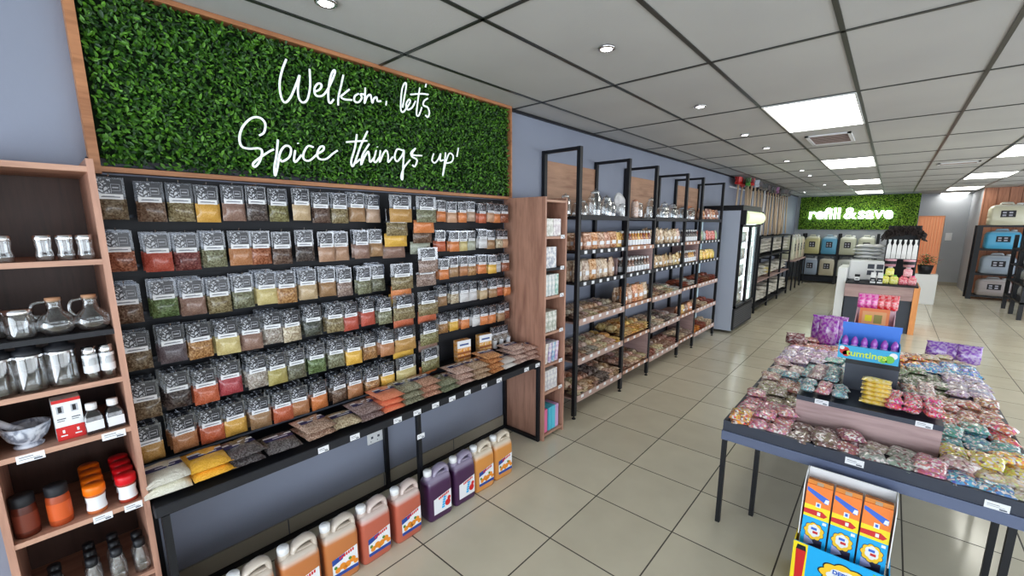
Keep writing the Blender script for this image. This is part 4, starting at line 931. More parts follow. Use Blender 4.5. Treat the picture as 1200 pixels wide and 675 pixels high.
for q in range(9):
    t_ = -1 + 2 * q / 8; P.append((d - .01 + .10 * math.sqrt(max(0, 1 - t_ * t_ * .9)), t_ * .20))
hd.rings([[(d - .03, y, 1.86)] + [(x, y, 1.86 + zz * .5) for x, zz in P] + [(d - .03, y, 1.86)] for y in (a0 + .05, a1 - .05)])
hd.build('header_sign', mat('header_glow', (.75, .85, .55), .4, emit=(.80, .92, .55), es=.40), r)
for a_ in (a0, a1 - .05): MB().box(d - .03, d + .05, a_, a_ + .05, 1.75, 1.97).build('header_bracket', BLACK, r)
MB().box(.05, d - .06, a1 - .036, a1 - .031, .42, 1.90).build('glow_liner', mat('fridge_inner_glow'), r)  # added glowing sheet, brightens the far inner side of the fridge
for i in range(4):
    MB().box(.06, d - .06, a0 + .04, a1 - .04, .62 + i * .28, .628 + i * .28).build('shelf', CHROME, r)
for k in range(2):
    p = empty('door', (0, 0, 0)); p.parent = r; w0, w1 = a0 + k * (a1 - a0) / 2, a0 + (k + 1) * (a1 - a0) / 2
    f = MB(); f.box(d - .03, d + .01, w0, w0 + .035, .42, 1.75); f.box(d - .03, d + .01, w1 - .035, w1, .42, 1.75); f.box(d - .03, d + .01, w0, w1, .42, .455); f.box(d - .03, d + .01, w0, w1, 1.715, 1.75)
    f.build('door_frame', BLACKS, p); MB().box(d - .012, d - .006, w0 + .035, w1 - .035, .455, 1.715).build('pane', WINGL, p)
    MB().tube([(d + .03, w1 - .05 if k == 0 else w0 + .05, .8), (d + .03, w1 - .05 if k == 0 else w0 + .05, 1.4)], .010, 8).build('handle', WHITE, p)
LED = mat('led_tube', (1, 1, 1), .4, emit=(.86, .90, 1.), es=5.)
MB().box(d - .05, d - .035, a1 - .62, a1 - .60, .48, 1.70).build('light_strip', LED, r); MB().box(d - .05, d - .035, a0 + .04, a0 + .05, .48, 1.70).build('light_strip', LED, r)
DB = upright(70, .07, .17, .06, TINTG)
for i in range(5):
    for k in range(9):
        y = FA + .12 + k * .118; z = (.42 if i == 0 else .628 + (i - 1) * .28)
        o = obj('milk_bottle', BT, None, (FX - .13, y, z), 0, [(.66, .70, .66), (.55, .62, .55), (.62, .55, .40)][(i * 2 + k) % 3]); o.scale = (1.3, 1.3, 1.15)
        tag(o, f'pale drink bottle inside the fridge, {ORD[k + 1]} from the left on its {["lowest", "second", "third", "fourth", "highest"][i]} shelf', 'bottle', 'bottles inside the fridge')

# ------------------------------------------------------------------ black bag shelving beyond the fridge and the brooms above it
WX = -1.90
r = empty('sack_rack', (XL, 11.1, 0)); tag(r, 'long low black rack of white sacks beyond the fridge', 'rack'); d = WX - XL
for k, y in enumerate((9.35, 10.5, 11.65, 12.8)):
    y -= 11.1; f = MB()
    for x in (.03, d - .02): f.box(x - .018, x + .018, y - .018, y + .018, 0, 1.52)
    for z in (.12, .62, 1.02, 1.49): f.box(.048, d - .038, y - .015, y + .015, z, z + .03)
    f.build('post_frame', BLACK, r)
for z in (.10, .62, 1.10): MB().box(.03, d - .003, -1.73, 1.68, z, z + .022).build('shelf', WOODX if z == .62 else BLACKS, r)
MB().box(d - .03, d - .01, -1.73, 1.68, 1.49, 1.52).build('top_rail', BLACK, r)
SK2 = [pillow(.34, .30, .075, tint_mat('sack_paper', .7, 0, .5, 16.), 60 + i, 8, 6, .3) for i in range(2)]
for si, z in enumerate((.125, .645, 1.125)):
    for k in range(9):
        for l in range([4, 3, 4][si] - (k % 2)):
            y = 9.55 + k * .385
            o = obj('flour_sack', SK2[(k + l) % 2], None, (WX - .22 + rd.uniform(-.015, .015), y, z + .036 + l * .068), rd.uniform(-.08, .08), (.60, .58, .52) if (k, si) != (3, 1) else (.72, .60, .14))
            tag(o, f'white sack, {["bottom", "second", "third", "top"][l]} of {ORD[k + 1]} stack, {["lowest", "middle", "upper"][si]} shelf beyond the fridge', 'sack', 'sacks stacked on the black rack beyond the fridge')
HANDLE = mat('broom_handle_wood', (.64, .50, .36), .5)
HM = {'red': (.55, .03, .03), 'green': (.08, .28, .05), 'grey': (.35, .38, .45), 'black': (.03, .03, .03), 'dark': (.06, .04, .04), 'purple': (.20, .06, .16)}
BRH = MB(); BRH.box(-.05, .05, -.13, .13, 0, .05, 0, .012)
for i in range(18):
    for q in range(3): BRH.tube([(-.03 + q * .03, -.12 + i * .014, .045), ((-.03 + q * .03) * 1.5, (-.12 + i * .014) * 1.12, .13)], .006, 4)
BRM = BRH.mesh('head', TINT)
POLE = MB().tube([(0, 0, -.93), (0, 0, .005)], .016, 8).mesh('handle', HANDLE, True); POLEW = MB().tube([(0, 0, -.93), (0, 0, .005)], .016, 8).mesh('handle', WHITE, True)
hc = ['red', 'green', 'red', 'red', 'grey', 'grey', 'dark', 'black', 'black', 'dark', 'black', 'dark', 'purple', 'dark', 'black', 'dark', 'dark', 'black', 'dark', 'red', 'dark', 'black', 'dark', 'dark', 'black', 'dark']
hc = hc[:6] + [x_ for x_ in hc[6:] for _ in (0, 1)][:25]
for i, cn in enumerate(hc):
    y = 8.75 + i * .14; z = 2.47 - (0 if i < 6 else .02) + rd.uniform(-.015, .015)
    r = empty('broom', (-2.24 + .13 * (i % 2), y, z), rd.uniform(-.3, .3)); r.rotation_euler.x = rd.uniform(-.05, .16); r.rotation_euler.y = rd.uniform(-.03, .03)
    tag(r, f'long-handled broom hung head up with {cn} head, {ORD[i + 1]} from the fridge', 'broom', 'brooms hanging heads up below the ceiling')
    obj('handle', POLEW if i in (8, 11) else POLE, r); o = obj('head', BRM, r, color=HM[cn]); o.scale = (.8, .8, 1.05)
MB().box(0, .02, 0, 5.2, 0, .02).build('broom_rail', WHITE, None, loc=(XL + .0005, 8.65, 2.44)); tag([o for o in COL.objects if o.name.startswith('broom_rail')][-1], 'thin pale rail on the wall holding the row of brooms', 'rail')

# tall jug shelf beyond the sacks
def jug(loc, w, h, dpt, liquid, lab, rz=0., capc=None, mt=None):
    """square refill drum: bevelled body, shoulders, side grip, cap and dark label"""
    r = empty('refill_drum', loc, rz); tag(r, lab, 'drum', 'plastic refill drums')
    key = 'drum_' + '_'.join('%.2f' % x for x in liquid)
    m = mt or (jug_mat(key, liquid, tuple(min(1, x * .55 + .33) for x in liquid), .80) if key not in _m else _m[key])
    b = MB(); R = lambda f, z, g=1.: rrect(w * f, dpt * g, z * h, rad=.05 * w * 2, n=3)
    b.rings([R(.90, 0, .9), R(1, .04), R(1, .30), R(.97, .33), R(1, .36), R(1, .72), R(.90, .86, .9), R(.62, .93, .7)])
    b.tube([(-w * .22, 0, h * .90), (-w * .18, 0, h * 1.0), (w * .10, 0, h * 1.0), (w * .14, 0, h * .9)], w * .045, 8)
    b.build('body', m, r, True)
    MB().lathe([(w * .09, h * .92), (w * .09, h * 1.0), (0, h * 1.005)], (w * .30, 0, 0), 12).build('cap', WHITE if not capc else mat('cap_' + capc[0], capc[1], .4), r, True)
    b = MB(); y = -dpt / 2 - .0015; b.quady(y, -w * .20, w * .20, h * .36, h * .66, 0)
    for i in range(2):
        for k in range(2): b.quady(y - .001, -w * .15 + i * w * .17, -w * .15 + i * w * .17 + w * .10, h * (.41 + k * .12), h * (.41 + k * .12 + .07), 1)
    b.build('label', [INKB, mat('label_grey', (.42, .42, .48), .5)], r); return r
r = empty('drum_stand', (-2.12, 14.4, 0)); tag(r, 'low open stand of cream drums against the left wall near the back', 'stand')
for x in (-.22, .22):
    for y in (-1.0, -.35, .35, 1.0): MB().box(x - .015, x + .015, y - .015, y + .015, 0, .78).build('leg', BLACK, r)
MB().box(-.24, .24, -1.03, 1.03, .781, .81).build('top', WOODX, r)
for i in range(4):
    q = jug((-2.10, 13.65 + i * .50, .811), .40, .66, .34, (.62, .62, .48) if i % 2 == 0 else (.60, .52, .42), f'tall {["greenish cream", "pinkish cream"][i % 2]} drum, {ORD[i + 1]} nearest on the low stand by the left wall', PI / 2)

# ------------------------------------------------------------------ back wall: moss sign and drum rack
r = empty('moss_sign_panel', (-.9, YB, 1.62)); tag(r, 'long green moss panel hung high on the back wall behind the glowing lettering', 'sign panel')
b = MB(); b.box(-1.38, 1.40, -.03, -.001, 0, .99, 1); rnd = random.Random(8)
leaves(b, 11000, -1.375, 1.395, .003, .985, lambda u, v, d_: (u, -.03 - d_ * .8, v), .021, rnd)
b.build('foliage', [LEAF2, HEDGE], r)
def text_obj(body, size, m, off=0., ext=.01):
    cu = bpy.data.curves.new('lettering', 'FONT'); cu.body = body; cu.size = size; cu.extrude = ext; cu.offset = off; cu.align_x = 'CENTER'; cu.align_y = 'CENTER'
    o = bpy.data.objects.new('lettering', cu); COL.objects.link(o); bpy.context.view_layer.update()
    me = bpy.data.meshes.new_from_object(o.evaluated_get(bpy.context.evaluated_depsgraph_get())); me.name = 'lettering'
    COL.objects.unlink(o); bpy.data.objects.remove(o); me.materials.clear(); me.materials.append(m); return me
x = {'refill': -1.62, '&': -1.0, 'save': -.42}
for wd, xx in x.items():
    me = text_obj(wd, .46, GLOW, .0095, .02); o = obj('sign_word' if wd != '&' else 'ampersand', me, None, (xx, YB - .12, 2.08)); o.rotation_euler = (PI / 2, 0, 0)
    tag(o, f'glowing white rounded lettering reading "{wd}" on the moss panel', 'sign lettering')
r = empty('drum_rack', (-1.15, 15.95, 0)); tag(r, 'black two-tier rack of refill drums under the moss sign', 'rack')
for x_ in (-.88, .0, .88):
    for y in (-.2, .2): MB().box(x_ - .03, x_ + .03, y - .03, y + .03, 0, 1.50).build('post', BLACK, r)
for z in (.20, .84): MB().box(-.88, .88, -.22, .22, z, z + .045).build('shelf', BLACK, r)
MB().box(-.88, .88, .15, .20, .02, .20).build('kick_board', DARKP, r)
UPJ = [(-1.80, (.55, .52, .28), 'olive cream'), (-1.375, (.12, .36, .55), 'blue'), (-.94, (.50, .52, .42), 'pale grey green'), (-.51, (.50, .52, .42), 'pale cream')]
for x_, c_, n_ in UPJ: jug((x_, 15.88, .886), .39, .56, .32, c_, f'{n_} drum, upper tier of the rack under the moss sign, ' + {'olive cream': 'leftmost', 'blue': 'second from left', 'pale grey green': 'third across', 'pale cream': 'rightmost'}[n_])
for x_, c_, n_ in [(-1.80, (.30, .36, .46), 'grey blue'), (-1.375, (.52, .48, .38), 'cream'), (-.94, (.42, .44, .42), 'grey'), (-.51, (.5, .5, .44), 'pale grey')]: jug((x_, 15.88, .246), .39, .55, .32, c_, f'{n_} refill drum on the lower tier of the rack under the moss sign')
# light switch panel and leaning mop by the recess
o = MB().box(-.07, .07, -.012, -.0005, -.11, .11, 0, .006).quady(-.0125, -.03, .03, -.05, .06, 1).build('wall_panel', [PAPER, WHITE]); o.location = (1.26, YR, 1.42); tag(o, 'small pale control panel on the wall right of the orange doorway', 'control panel')
# ------------------------------------------------------------------ racks in front of the wooden wall
r = empty('drum_rack', (1.98, 14.95, 0)); tag(r, 'black rack of refill drums in front of the wooden wall', 'rack')
for x_ in (-.42, .36):
    for y in (-.22, .22): MB().box(x_ - .045, x_ + .045, y - .03, y + .03, 0, 1.74).build('post', BLACK, r)
for z in (.06, .58, 1.16, 1.70): MB().box(-.42, .36, -.24, .24, z, z + .045).build('shelf', BLACK, r)
jug((1.95, 14.86, 1.746), .58, .50, .36, (.62, .60, .46), 'large cream refill drum standing on top of the right-hand drum rack')
jug((1.95, 14.86, 1.206), .56, .44, .34, (.10, .42, .66), 'bright blue refill drum on the second tier of the right-hand rack')
jug((1.95, 14.86, .626), .56, .46, .34, (.30, .35, .42), 'slate grey refill drum on the third tier of the right-hand rack')
jug((1.95, 14.86, .106), .56, .42, .34, (.34, .30, .30), 'dull grey refill drum on the lowest tier of the right-hand rack')
jug((2.62, 14.86, 1.746), .58, .50, .36, (.62, .60, .46), 'second large cream drum cut off at the right edge of the photo')
r = empty('drum_rack', (2.66, 14.95, 0)); tag(r, 'second black rack against the wooden wall, at the right edge', 'rack')
for x_ in (-.24, .42):
    for y in (-.22, .22): MB().box(x_ - .03, x_ + .03, y - .03, y + .03, 0, 1.74).build('post', BLACK, r)
for z in (.5, 1.1, 1.70): MB().box(-.24, .42, -.24, .24, z, z + .045).build('shelf', WOODX, r)
r = empty('side_rack', (2.18, 12.7, 0)); tag(r, 'tall narrow black rack with white bags nearest the right edge of the photo', 'rack')
for x_ in (-.21, .26):
    for y in (-.75, 0, .75): MB().box(x_ - .03, x_ + .03, y - .03, y + .03, 0, 1.55 if x_ < 0 else 1.55).build('post', BLACK, r)
for z in (.30, .62, .94, 1.26): MB().box(-.24, .29, -.78, .78, z, z + .03).build('shelf', BLACK, r)
PB = upright(90, .26, .24, .22, tint_mat('white_bag_plastic', .4, .3, .3, 12.))
for si, z in enumerate((.331, .651, .971, 1.291)):
    for k in range(5):
        o = obj('white_bag', PB, None, (2.20, 12.1 + k * .29, z), rd.uniform(-.2, .2), (.66, .66, .68) if si < 3 else (.62, .50, .42)); tag(o, f'plump white bag, {ORD[k + 1]} nearest on the {["lowest", "second", "third", "top"][si]} shelf of the right edge rack', 'bag', 'white bags on the right edge rack')
# ------------------------------------------------------------------ central sweets table
TX0, TX1, TY0, TY1, TZ = -.603, .615, 2.475, 4.92, .605
tcx, tcy = (TX0 + TX1) / 2, (TY0 + TY1) / 2
r = empty('display_table', (tcx, tcy, 0)); tag(r, 'large low table with slate blue rimmed tray full of sweet packets in mid shop', 'table'); hw, hd_ = (TX1 - TX0) / 2, (TY1 - TY0) / 2
b = MB(); b.box(-hw + .02, hw - .02, -hd_ + .02, hd_ - .02, .585, TZ); b.build('tray_floor', GREYT, r)
b = MB()
for a in ((-hw, hw, -hd_, -hd_ + .02), (-hw, hw, hd_ - .02, hd_), (-hw, -hw + .02, -hd_ + .02, hd_ - .02), (hw - .02, hw, -hd_ + .02, hd_ - .02)): b.box(*a, .585, .645)
b.build('tray_rim', mat('rim_dark_slate', (.045, .052, .075), .38), r)
b = MB()
for a in ((-hw - .004, hw + .004, -hd_ - .006, -hd_ + .016), (-hw - .004, hw + .004, hd_ - .016, hd_ + .004), (-hw - .004, -hw + .016, -hd_ + .016, hd_ - .016), (hw - .016, hw + .004, -hd_ + .016, hd_ - .016)): b.box(*a, .530, .584)
b.build('apron', mat('apron_slate_blue', (.13, .155, .24), .32), r)
for x, y in ((-hw + .012, -hd_ + .012), (.51 - tcx, -hd_ + .012), (-hw + .012, hd_ - .03), (hw - .03, hd_ - .03), (-hw + .15, -hd_ + .2), (.0, -hd_ + .35), (hw - .09, -hd_ + .35), (-hw + .012, .0), (hw - .03, 0)): MB().box(x - .012, x + .012, y - .012, y + .012, 0, .53).build('leg', BLACK, r)
R1 = (-.30, .292, 2.75, 3.32, .795); R2 = (-.118, .118, 3.05, 3.30, .975); R3_ = (-.118, .100, 3.45, 3.80, .975)
def riser(b0, z0, lip, face, lab):
    x0, x1, y0, y1, z1 = b0; r = empty('display_riser', ((x0 + x1) / 2, (y0 + y1) / 2, z0)); tag(r, lab, 'riser'); w_, d_ = (x1 - x0) / 2, (y1 - y0) / 2; h = z1 - z0
    MB().box(-w_, w_, -d_, d_, 0, h - .026).build('box', face, r); MB().box(-w_ - .002, w_ + .002, -d_ - .003, d_ + .003, h - .026, h).build('top', lip, r)
riser(R1, TZ + .0005, mat('rim_dark_slate'), WOODX, 'wide grey wooden riser with slate top in the middle of the sweets table')
riser(R2, .796, BLACK, DARKP, 'small dark riser box standing on top of the wooden riser')
riser(R3_, TZ + .0005, BLACK, DARKP, 'dark square riser under the pink crate behind the bottle carton')
ZN = [('orange', -.54, 2.6), ('pink white', -.34, 2.72), ('green brown', -.4, 3.0), ('grey pink', -.6, 3.4), ('pale green', -.52, 3.2), ('pink grey', -.6, 3.77), ('pale lilac', -.43, 3.98), ('teal white', -.23, 3.91), ('dark red', -.58, 4.71), ('coral pink', -.44, 4.67), ('pale blue', -.25, 4.8), ('beige', .3, 4.85), ('bright orange', .26, 4.6), ('dark green', .34, 4.07), ('pale lilac', .47, 4.05), ('sky blue', .45, 4.45), ('cream', .46, 4.7), ('red green', .45, 3.44), ('coral red', .53, 3.33), ('teal', .45, 2.99), ('yellow', .32, 2.8), ('dusty pink', .3, 2.62), ('blue white', .37, 2.54), ('cream', .46, 2.66), ('yellow', .53, 2.77), ('dark brown', -.24, 2.65), ('dark brown', -.15, 2.6), ('maroon', -.05, 2.66), ('grey green', .05, 2.62), ('green white', .15, 2.61), ('rose pink', .22, 2.59), ('rose pink', -.35, 2.6), ('pink white', -.5, 2.9), ('teal white', -.36, 3.5), ('brown red', -.33, 3.3)]
ZC = {'orange': (.80, .30, .08), 'pink white': (.70, .24, .34), 'green brown': (.30, .28, .14), 'grey pink': (.50, .30, .32), 'pale green': (.42, .46, .30), 'pink grey': (.55, .36, .40), 'pale lilac': (.52, .42, .62), 'teal white': (.20, .46, .50), 'dark red': (.28, .05, .05), 'coral pink': (.72, .30, .24), 'pale blue': (.30, .52, .68), 'beige': (.62, .44, .30), 'bright orange': (.85, .28, .04), 'dark green': (.12, .18, .08), 'sky blue': (.10, .40, .72), 'cream': (.68, .60, .42), 'red green': (.52, .20, .12), 'coral red': (.66, .13, .10), 'teal': (.10, .36, .36), 'yellow': (.80, .60, .12), 'dusty pink': (.58, .34, .32), 'blue white': (.08, .34, .50), 'dark brown': (.20, .11, .08), 'maroon': (.30, .06, .10), 'grey green': (.32, .34, .28), 'green white': (.34, .42, .28), 'rose pink': (.62, .22, .28), 'brown red': (.36, .13, .08)}
SWP = [pillow(.098, .118, .034, SWEETS, 80 + i, 10, 8, .55, .06) for i in range(4)]
SWL = MB().box(-.028, .028, -.013, .013, 0, .0009).mesh('label', PAPER)
rows = []; y = 2.545
while y < 4.86: rows.append(y); y += .104
nrow = 0
for ri, y in enumerate(rows):
    k = 0; n = 12
    for i in range(n):
        x = TX0 + .068 + i * (TX1 - TX0 - .136) / (n - 1)
        if R1[0] - .035 < x < R1[1] + .035 and R1[2] - .065 < y < R1[3] + .05: continue
        if R3_[0] - .045 < x < R3_[1] + .045 and R3_[2] - .05 < y < R3_[3] + .05: continue
        k += 1; nm = min(ZN, key=lambda q: (q[1] - x) ** 2 + (q[2] - y) ** 2)[0]; c = ZC[nm]
        lay = 2 if (i * 7 + ri * 5) % 4 == 0 or nm in ('sky blue', 'pale lilac') else 1
        for l in range(lay):
            r = empty('sweet_packet', (x + rd.uniform(-.008, .008), y + rd.uniform(-.008, .008), TZ + .020 + l * .031), rd.uniform(-.45, .45) + (PI / 2 if rd.random() < .25 else 0)); r.scale = (1.08, 1.06, 1.08)
            r.rotation_euler.x = rd.uniform(-.05, .14)
            tag(r, f'{nm} sweet packet, {"lower" if l == 0 and lay == 2 else "uppermost"}, {ORD[k]} from left in {ORD[ri + 1]} row of the table', 'sweet packet', 'packets of sweets covering the central table')
            obj('bag', SWP[rd.randrange(4)], r, color=tuple(min(1, q * rd.uniform(.85, 1.15)) for q in c))
            if l == lay - 1 and (y < 2.75 or rd.random() < .3): obj('label', SWL, r, (0, rd.uniform(-.02, .02), .0185))
# on the wooden riser
for ri, y in enumerate((2.81, 2.92)):
    for k in range(8):
        x = -.262 + k * .0735
        if -.06 < x < .10: continue
        nm = 'hot pink' if x > .09 else ('pink white' if k % 2 else 'teal white'); c = (.85, .12, .25) if x > .09 else ZC[nm]
        for l in range(2 if x > .09 else 1):
            r = empty('sweet_packet', (x, y, R1[4] + .018 + l * .029), rd.uniform(-.3, .3)); r.scale = (.72, .85, .9)
            tag(r, f'{nm} sweet packet on the wooden riser, {ORD[k + 1]} from left, {["front", "second"][ri]} row {["lower", "upper"][l]}', 'sweet packet', 'packets of sweets on the wooden riser'); obj('bag', SWP[(k + ri) % 4], r, color=c)
for ri, y in enumerate((3.06, 3.17, 3.27)):
    for sx in (-1, 1):
        for q in (0, 1):
            nm = ('teal white' if q else 'pink grey') if sx < 0 else (('red green' if ri % 2 else 'dark green') if q else 'dusty pink'); x = sx * (.245 - q * .075)
            r = empty('sweet_packet', (x, y, R1[4] + .018), rd.uniform(-.3, .3)); r.scale = (.74, .9, 1.)
            tag(r, f'{nm} sweet packet on the {"left" if sx < 0 else "right"} of the riser, {["outer", "inner"][q]} column, {ORD[ri + 1]} back', 'sweet packet', 'packets of sweets beside the dark riser'); obj('bag', SWP[(ri + q) % 4], r, color=ZC[nm])
YW_ = pillow(.12, .07, .026, TINTG, 95, 12, 6, .5, .04)
for k in range(6):
    o = obj('wafer_pack', YW_, None, (.032 + rd.uniform(-.005, .005), 2.825, R1[4] + .013 + k * .0235), rd.uniform(-.08, .08), (.84, .62, .10)); o.scale = (1, 1, .88); tag(o, f'yellow wrapped snack pack, {["lowest", "second", "third", "fourth", "fifth", "topmost"][k]} of the stack on the wooden riser', 'snack pack', 'yellow snack packs stacked on the riser')
# big purple bags at the back
UPB = upright(97, .15, .20, .07, tint_mat('purple_foil', .22, .8, .35, 40.))
for k, (x, y, z, c, rz, w) in enumerate([(-.40, 4.80, .64, (.28, .03, .42), .1, 'left'), (-.28, 4.84, .64, (.34, .05, .48), -.2, 'second'), (-.34, 4.72, .64, (.30, .03, .40), 0, 'front left'), (.40, 4.86, .62, (.22, .08, .45), .1, 'third'), (.50, 4.86, .62, (.26, .10, .50), -.1, 'fourth'), (.58, 4.84, .62, (.22, .07, .42), .2, 'rightmost'), (-.565, 4.55, .64, (.14, .02, .03), .3, 'dark maroon left edge')]):
    o = obj('foil_bag', UPB, None, (x, y, z + .02), rz + PI / 2, c); o.scale = (1, 1, 1.25 if k < 3 else (.75 if k < 6 else .5)); tag(o, f'shiny foil sweet bag, {w} one at the back of the sweets table', 'foil bag', 'foil bags at the back of the sweets table')
for i, (x, y, z, w) in enumerate([(-.185, R1[2] - .0032, .782, 'left end of the wooden riser'), (.225, R1[2] - .0032, .782, 'right end of the wooden riser'), (-.01, TY0 - .0002, .615, 'middle of the table front edge'), (.455, TY0 - .0002, .600, 'right part of the table front edge')]):
    price_tag((x, y, z), -PI / 2, .062 if i < 2 else .072, .028 if i < 2 else .034, f'white price tag on the {w}', 'price tags on the sweets table')
# bottle display carton on the small riser
r = empty('bottle_carton', (-.025, 3.12, .9755)); tag(r, 'blue sweet-drink carton holding six purple bottles on the dark riser', 'carton')
b = MB(); b.box(-.135, .135, -.075, -.070, 0, .078, 0); b.box(-.135, -.131, -.07, .07, 0, .10, 0); b.box(.131, .135, -.07, .07, 0, .10, 0); b.box(-.131, .131, -.07, .07, 0, .004, 0); b.box(-.131, .131, .065, .07, .004, .19, 1); b.box(-.135, .135, .062, .0645, .155, .192, 1)
b.build('carton_body', [mat('carton_turquoise', (.05, .42, .70), .45), mat('carton_blue', (.06, .22, .72), .45)], r)
me = text_obj('tumtings', .052, mat('letter_lime', (.62, .78, .08), .4), .001, .001); o = obj('lettering', me, r, (-.005, -.0765, .036)); o.rotation_euler = (PI / 2, 0, 0)
b = MB(); bq = MB()
for x_, z_, q, mi in ((-.105, .045, .024, 0), (-.095, .030, .018, 0), (-.118, .062, .012, 1), (.095, .030, .022, 2), (.110, .052, .018, 1), (.070, .020, .016, 2)): (b if x_ < 0 else bq).add([(x_ + q * math.cos(a * PI / 6), -.0758 - mi * .0002, z_ + q * math.sin(a * PI / 6)) for a in range(12)], [tuple(range(12))], mi)
b.build('print', [RED, WHITE, GRN], r); bq.build('print', [RED, WHITE, GRN], r)
PBM = MB().lathe([(0, 0), (.017, 0), (.019, .01), (.019, .05), (.013, .075), (.018, .09), (.013, .108), (.006, .122), (0, .125)], n=14).mesh('body', tint_mat('purple_bottle', .25, .6), True); PBL = MB().lathe([(.0195, .045), (.0195, .062), (.0135, .077)], n=14, cap0=False, cap1=False).mesh('sleeve', mat('sleeve_lilac', (.62, .40, .80), .35), True)
for k in range(6):
    q = empty('sweet_bottle', (-.025 - .11 + k * .044, 3.085, .980)); tag(q, f'small purple skittle-shaped bottle, {ORD[k + 1]} from left in the blue carton', 'bottle', 'purple bottles in the blue carton'); obj('body', PBM, q, color=(.36, .10, .50)); obj('sleeve', PBL, q)
# pink crate behind
r = empty('pink_display_crate', (-.02, 3.60, .9755)); tag(r, 'pale pink tall display crate behind the blue bottle carton', 'crate')
PKC = mat('carton_pale_pink', (.72, .50, .56), .5)
b = MB(); b.box(-.10, .10, .10, .105, 0, .26); b.box(-.10, .10, -.105, -.10, 0, .12); b.box(-.10, .10, -.10, .10, 0, .005)
for s_ in (-1, 1): x = s_ * .0975; b.add([(x - .0025, -.1, 0), (x - .0025, .1, 0), (x - .0025, .1, .27), (x - .0025, -.1, .12), (x + .0025, -.1, 0), (x + .0025, .1, 0), (x + .0025, .1, .27), (x + .0025, -.1, .12)], [(0, 1, 2, 3), (7, 6, 5, 4), (0, 4, 5, 1), (1, 5, 6, 2), (2, 6, 7, 3), (3, 7, 4, 0)])
b.build('crate_body', PKC, r)
b = MB()
for k in range(7): b.quady(-.1055, -.085 + k * .025, -.070 + k * .025, .012, .035, 0)
b.build('print', mat('print_mauve', (.45, .18, .30), .5), r)
b = MB(); b.box(-.075, .075, -.006, .006, 0, .13, 0); b.quady(-.0065, -.06, .06, .02, .11, 1); b.quady(-.007, -.045, -.01, .045, .085, 2); b.quady(-.007, .0, .04, .035, .09, 3)
o = b.build('orange_box', [mat('carton_bright_orange', (.85, .26, .10), .4), mat('print_peach', (.85, .42, .20), .4), YEL, mat('print_moss', (.35, .30, .10), .5)], None); o.location = (-.025, 3.52, 1.08); o.rotation_euler = (-.25, 0, 0); tag(o, 'bright orange sweets box leaning in front of the pink crate', 'box')
UPS = upright(98, .045, .10, .03, TINTG)
for k in range(6):
    o = obj('tall_sweet_pack', UPS, None, (-.10 + k * .033, 3.645, 1.19), PI / 2, (.80, .06, .42) if k < 3 else (.75, .03, .05)); tag(o, f'tall {["magenta", "magenta", "magenta", "red", "red", "red"][k]} sweet pack, {ORD[k + 1]} from left along the top of the pink crate', 'sweet pack', 'magenta and red packs in the pink crate')
b = MB(); b.box(-.095, .095, -.04, .04, 0, .21, 0); o = b.build('inner_carton', PKC); o.location = (-.02, 3.648, .981); tag(o, 'pale inner carton under the magenta and red packs', 'carton')
# blue plastic bags below the tray
for i, (x, y, lab) in enumerate([(.352, 2.62, 'right'), (-.372, 2.72, 'left')]):
    b = MB(); R = []
    for q in range(7):
        z = q / 6; rr = .065 * math.sin(PI * (.12 + .86 * z)) + .004
        R.append([(1.35 * rr * math.cos(a * PI / 8) * (1 + .28 * noise.noise(Vector((a, q, i)))), rr * math.sin(a * PI / 8) * (1 + .28 * noise.noise(Vector((a, q, i + 7)))), -.09 + z * .088) for a in range(16)])
    b.rings(R); m_ = glass('blue_plastic', (.04, .28, .80), .16, .15); o = b.build('plastic_bag', m_, None, True); o.location = (x, y, .584); tag(o, f'crumpled translucent blue plastic bag hanging under the {lab} front of the table', 'plastic bag')

# ------------------------------------------------------------------ floor display of coloured cartons
r = empty('floor_display', (-.012, 2.33, 0)); tag(r, 'tall bright blue and yellow cardboard floor display holding three columns of boxes', 'floor display')
W2 = .162
b = MB(); b.box(-W2, W2, .080, .085, .0, .560, 0); b.box(-W2 - .012, W2 + .012, -.115, -.110, 0, .262, 1); b.box(-W2 - .012, -W2 - .008, -.11, .08, 0, .262, 2); b.box(-W2, W2, -.11, .08, 0, .01, 0); b.box(W2 + .008, W2 + .012, -.11, .08, 0, .262, 1)
for s_ in (-1, 1):
    x = s_ * (W2 + .004); b.add([(x - .002, -.05, .262), (x - .002, .085, .262), (x - .002, .085, .56), (x - .002, .03, .56), (x - .002, -.03, .52)] + [(x + .002, -.05, .262), (x + .002, .085, .262), (x + .002, .085, .56), (x + .002, .03, .56), (x + .002, -.03, .52)], [(0, 1, 2, 3, 4), (9, 8, 7, 6, 5), (0, 5, 6, 1), (1, 6, 7, 2), (2, 7, 8, 3), (3, 8, 9, 4), (4, 9, 5, 0)], 0)
b.build('carton_body', [WHITE, SKYB, YEL], r)
def cloud(b, cx, cz, w, h, y, mi, n=9, amp=.16):
    P = [(cx + w * math.cos(a * 2 * PI / 54) * (1 + amp * abs(math.sin(n * a * PI / 54))), y, cz + h * math.sin(a * 2 * PI / 54) * (1 + amp * abs(math.sin(n * a * PI / 54)))) for a in range(54)]
    b.add([(cx, y, cz)] + P, [(0, i + 1, (i + 1) % 54 + 1) for i in range(54)], mi)
b = MB(); y = -.1155
b.quady(y, -W2 - .012, -W2 + .045, 0, .262, 1); b.add([(-W2 + .006, y - .0004, .02), (-W2 + .034, y - .0004, .02), (-W2 + .040, y - .0004, .225), (-W2 + .0, y - .0004, .225)], [(0, 1, 2, 3)], 0)
b.add([(-W2 + .0, y - .0006, .225), (-W2 + .040, y - .0006, .225), (-W2 + .036, y - .0006, .25), (-W2 + .004, y - .0006, .25)], [(0, 1, 2, 3)], 4)
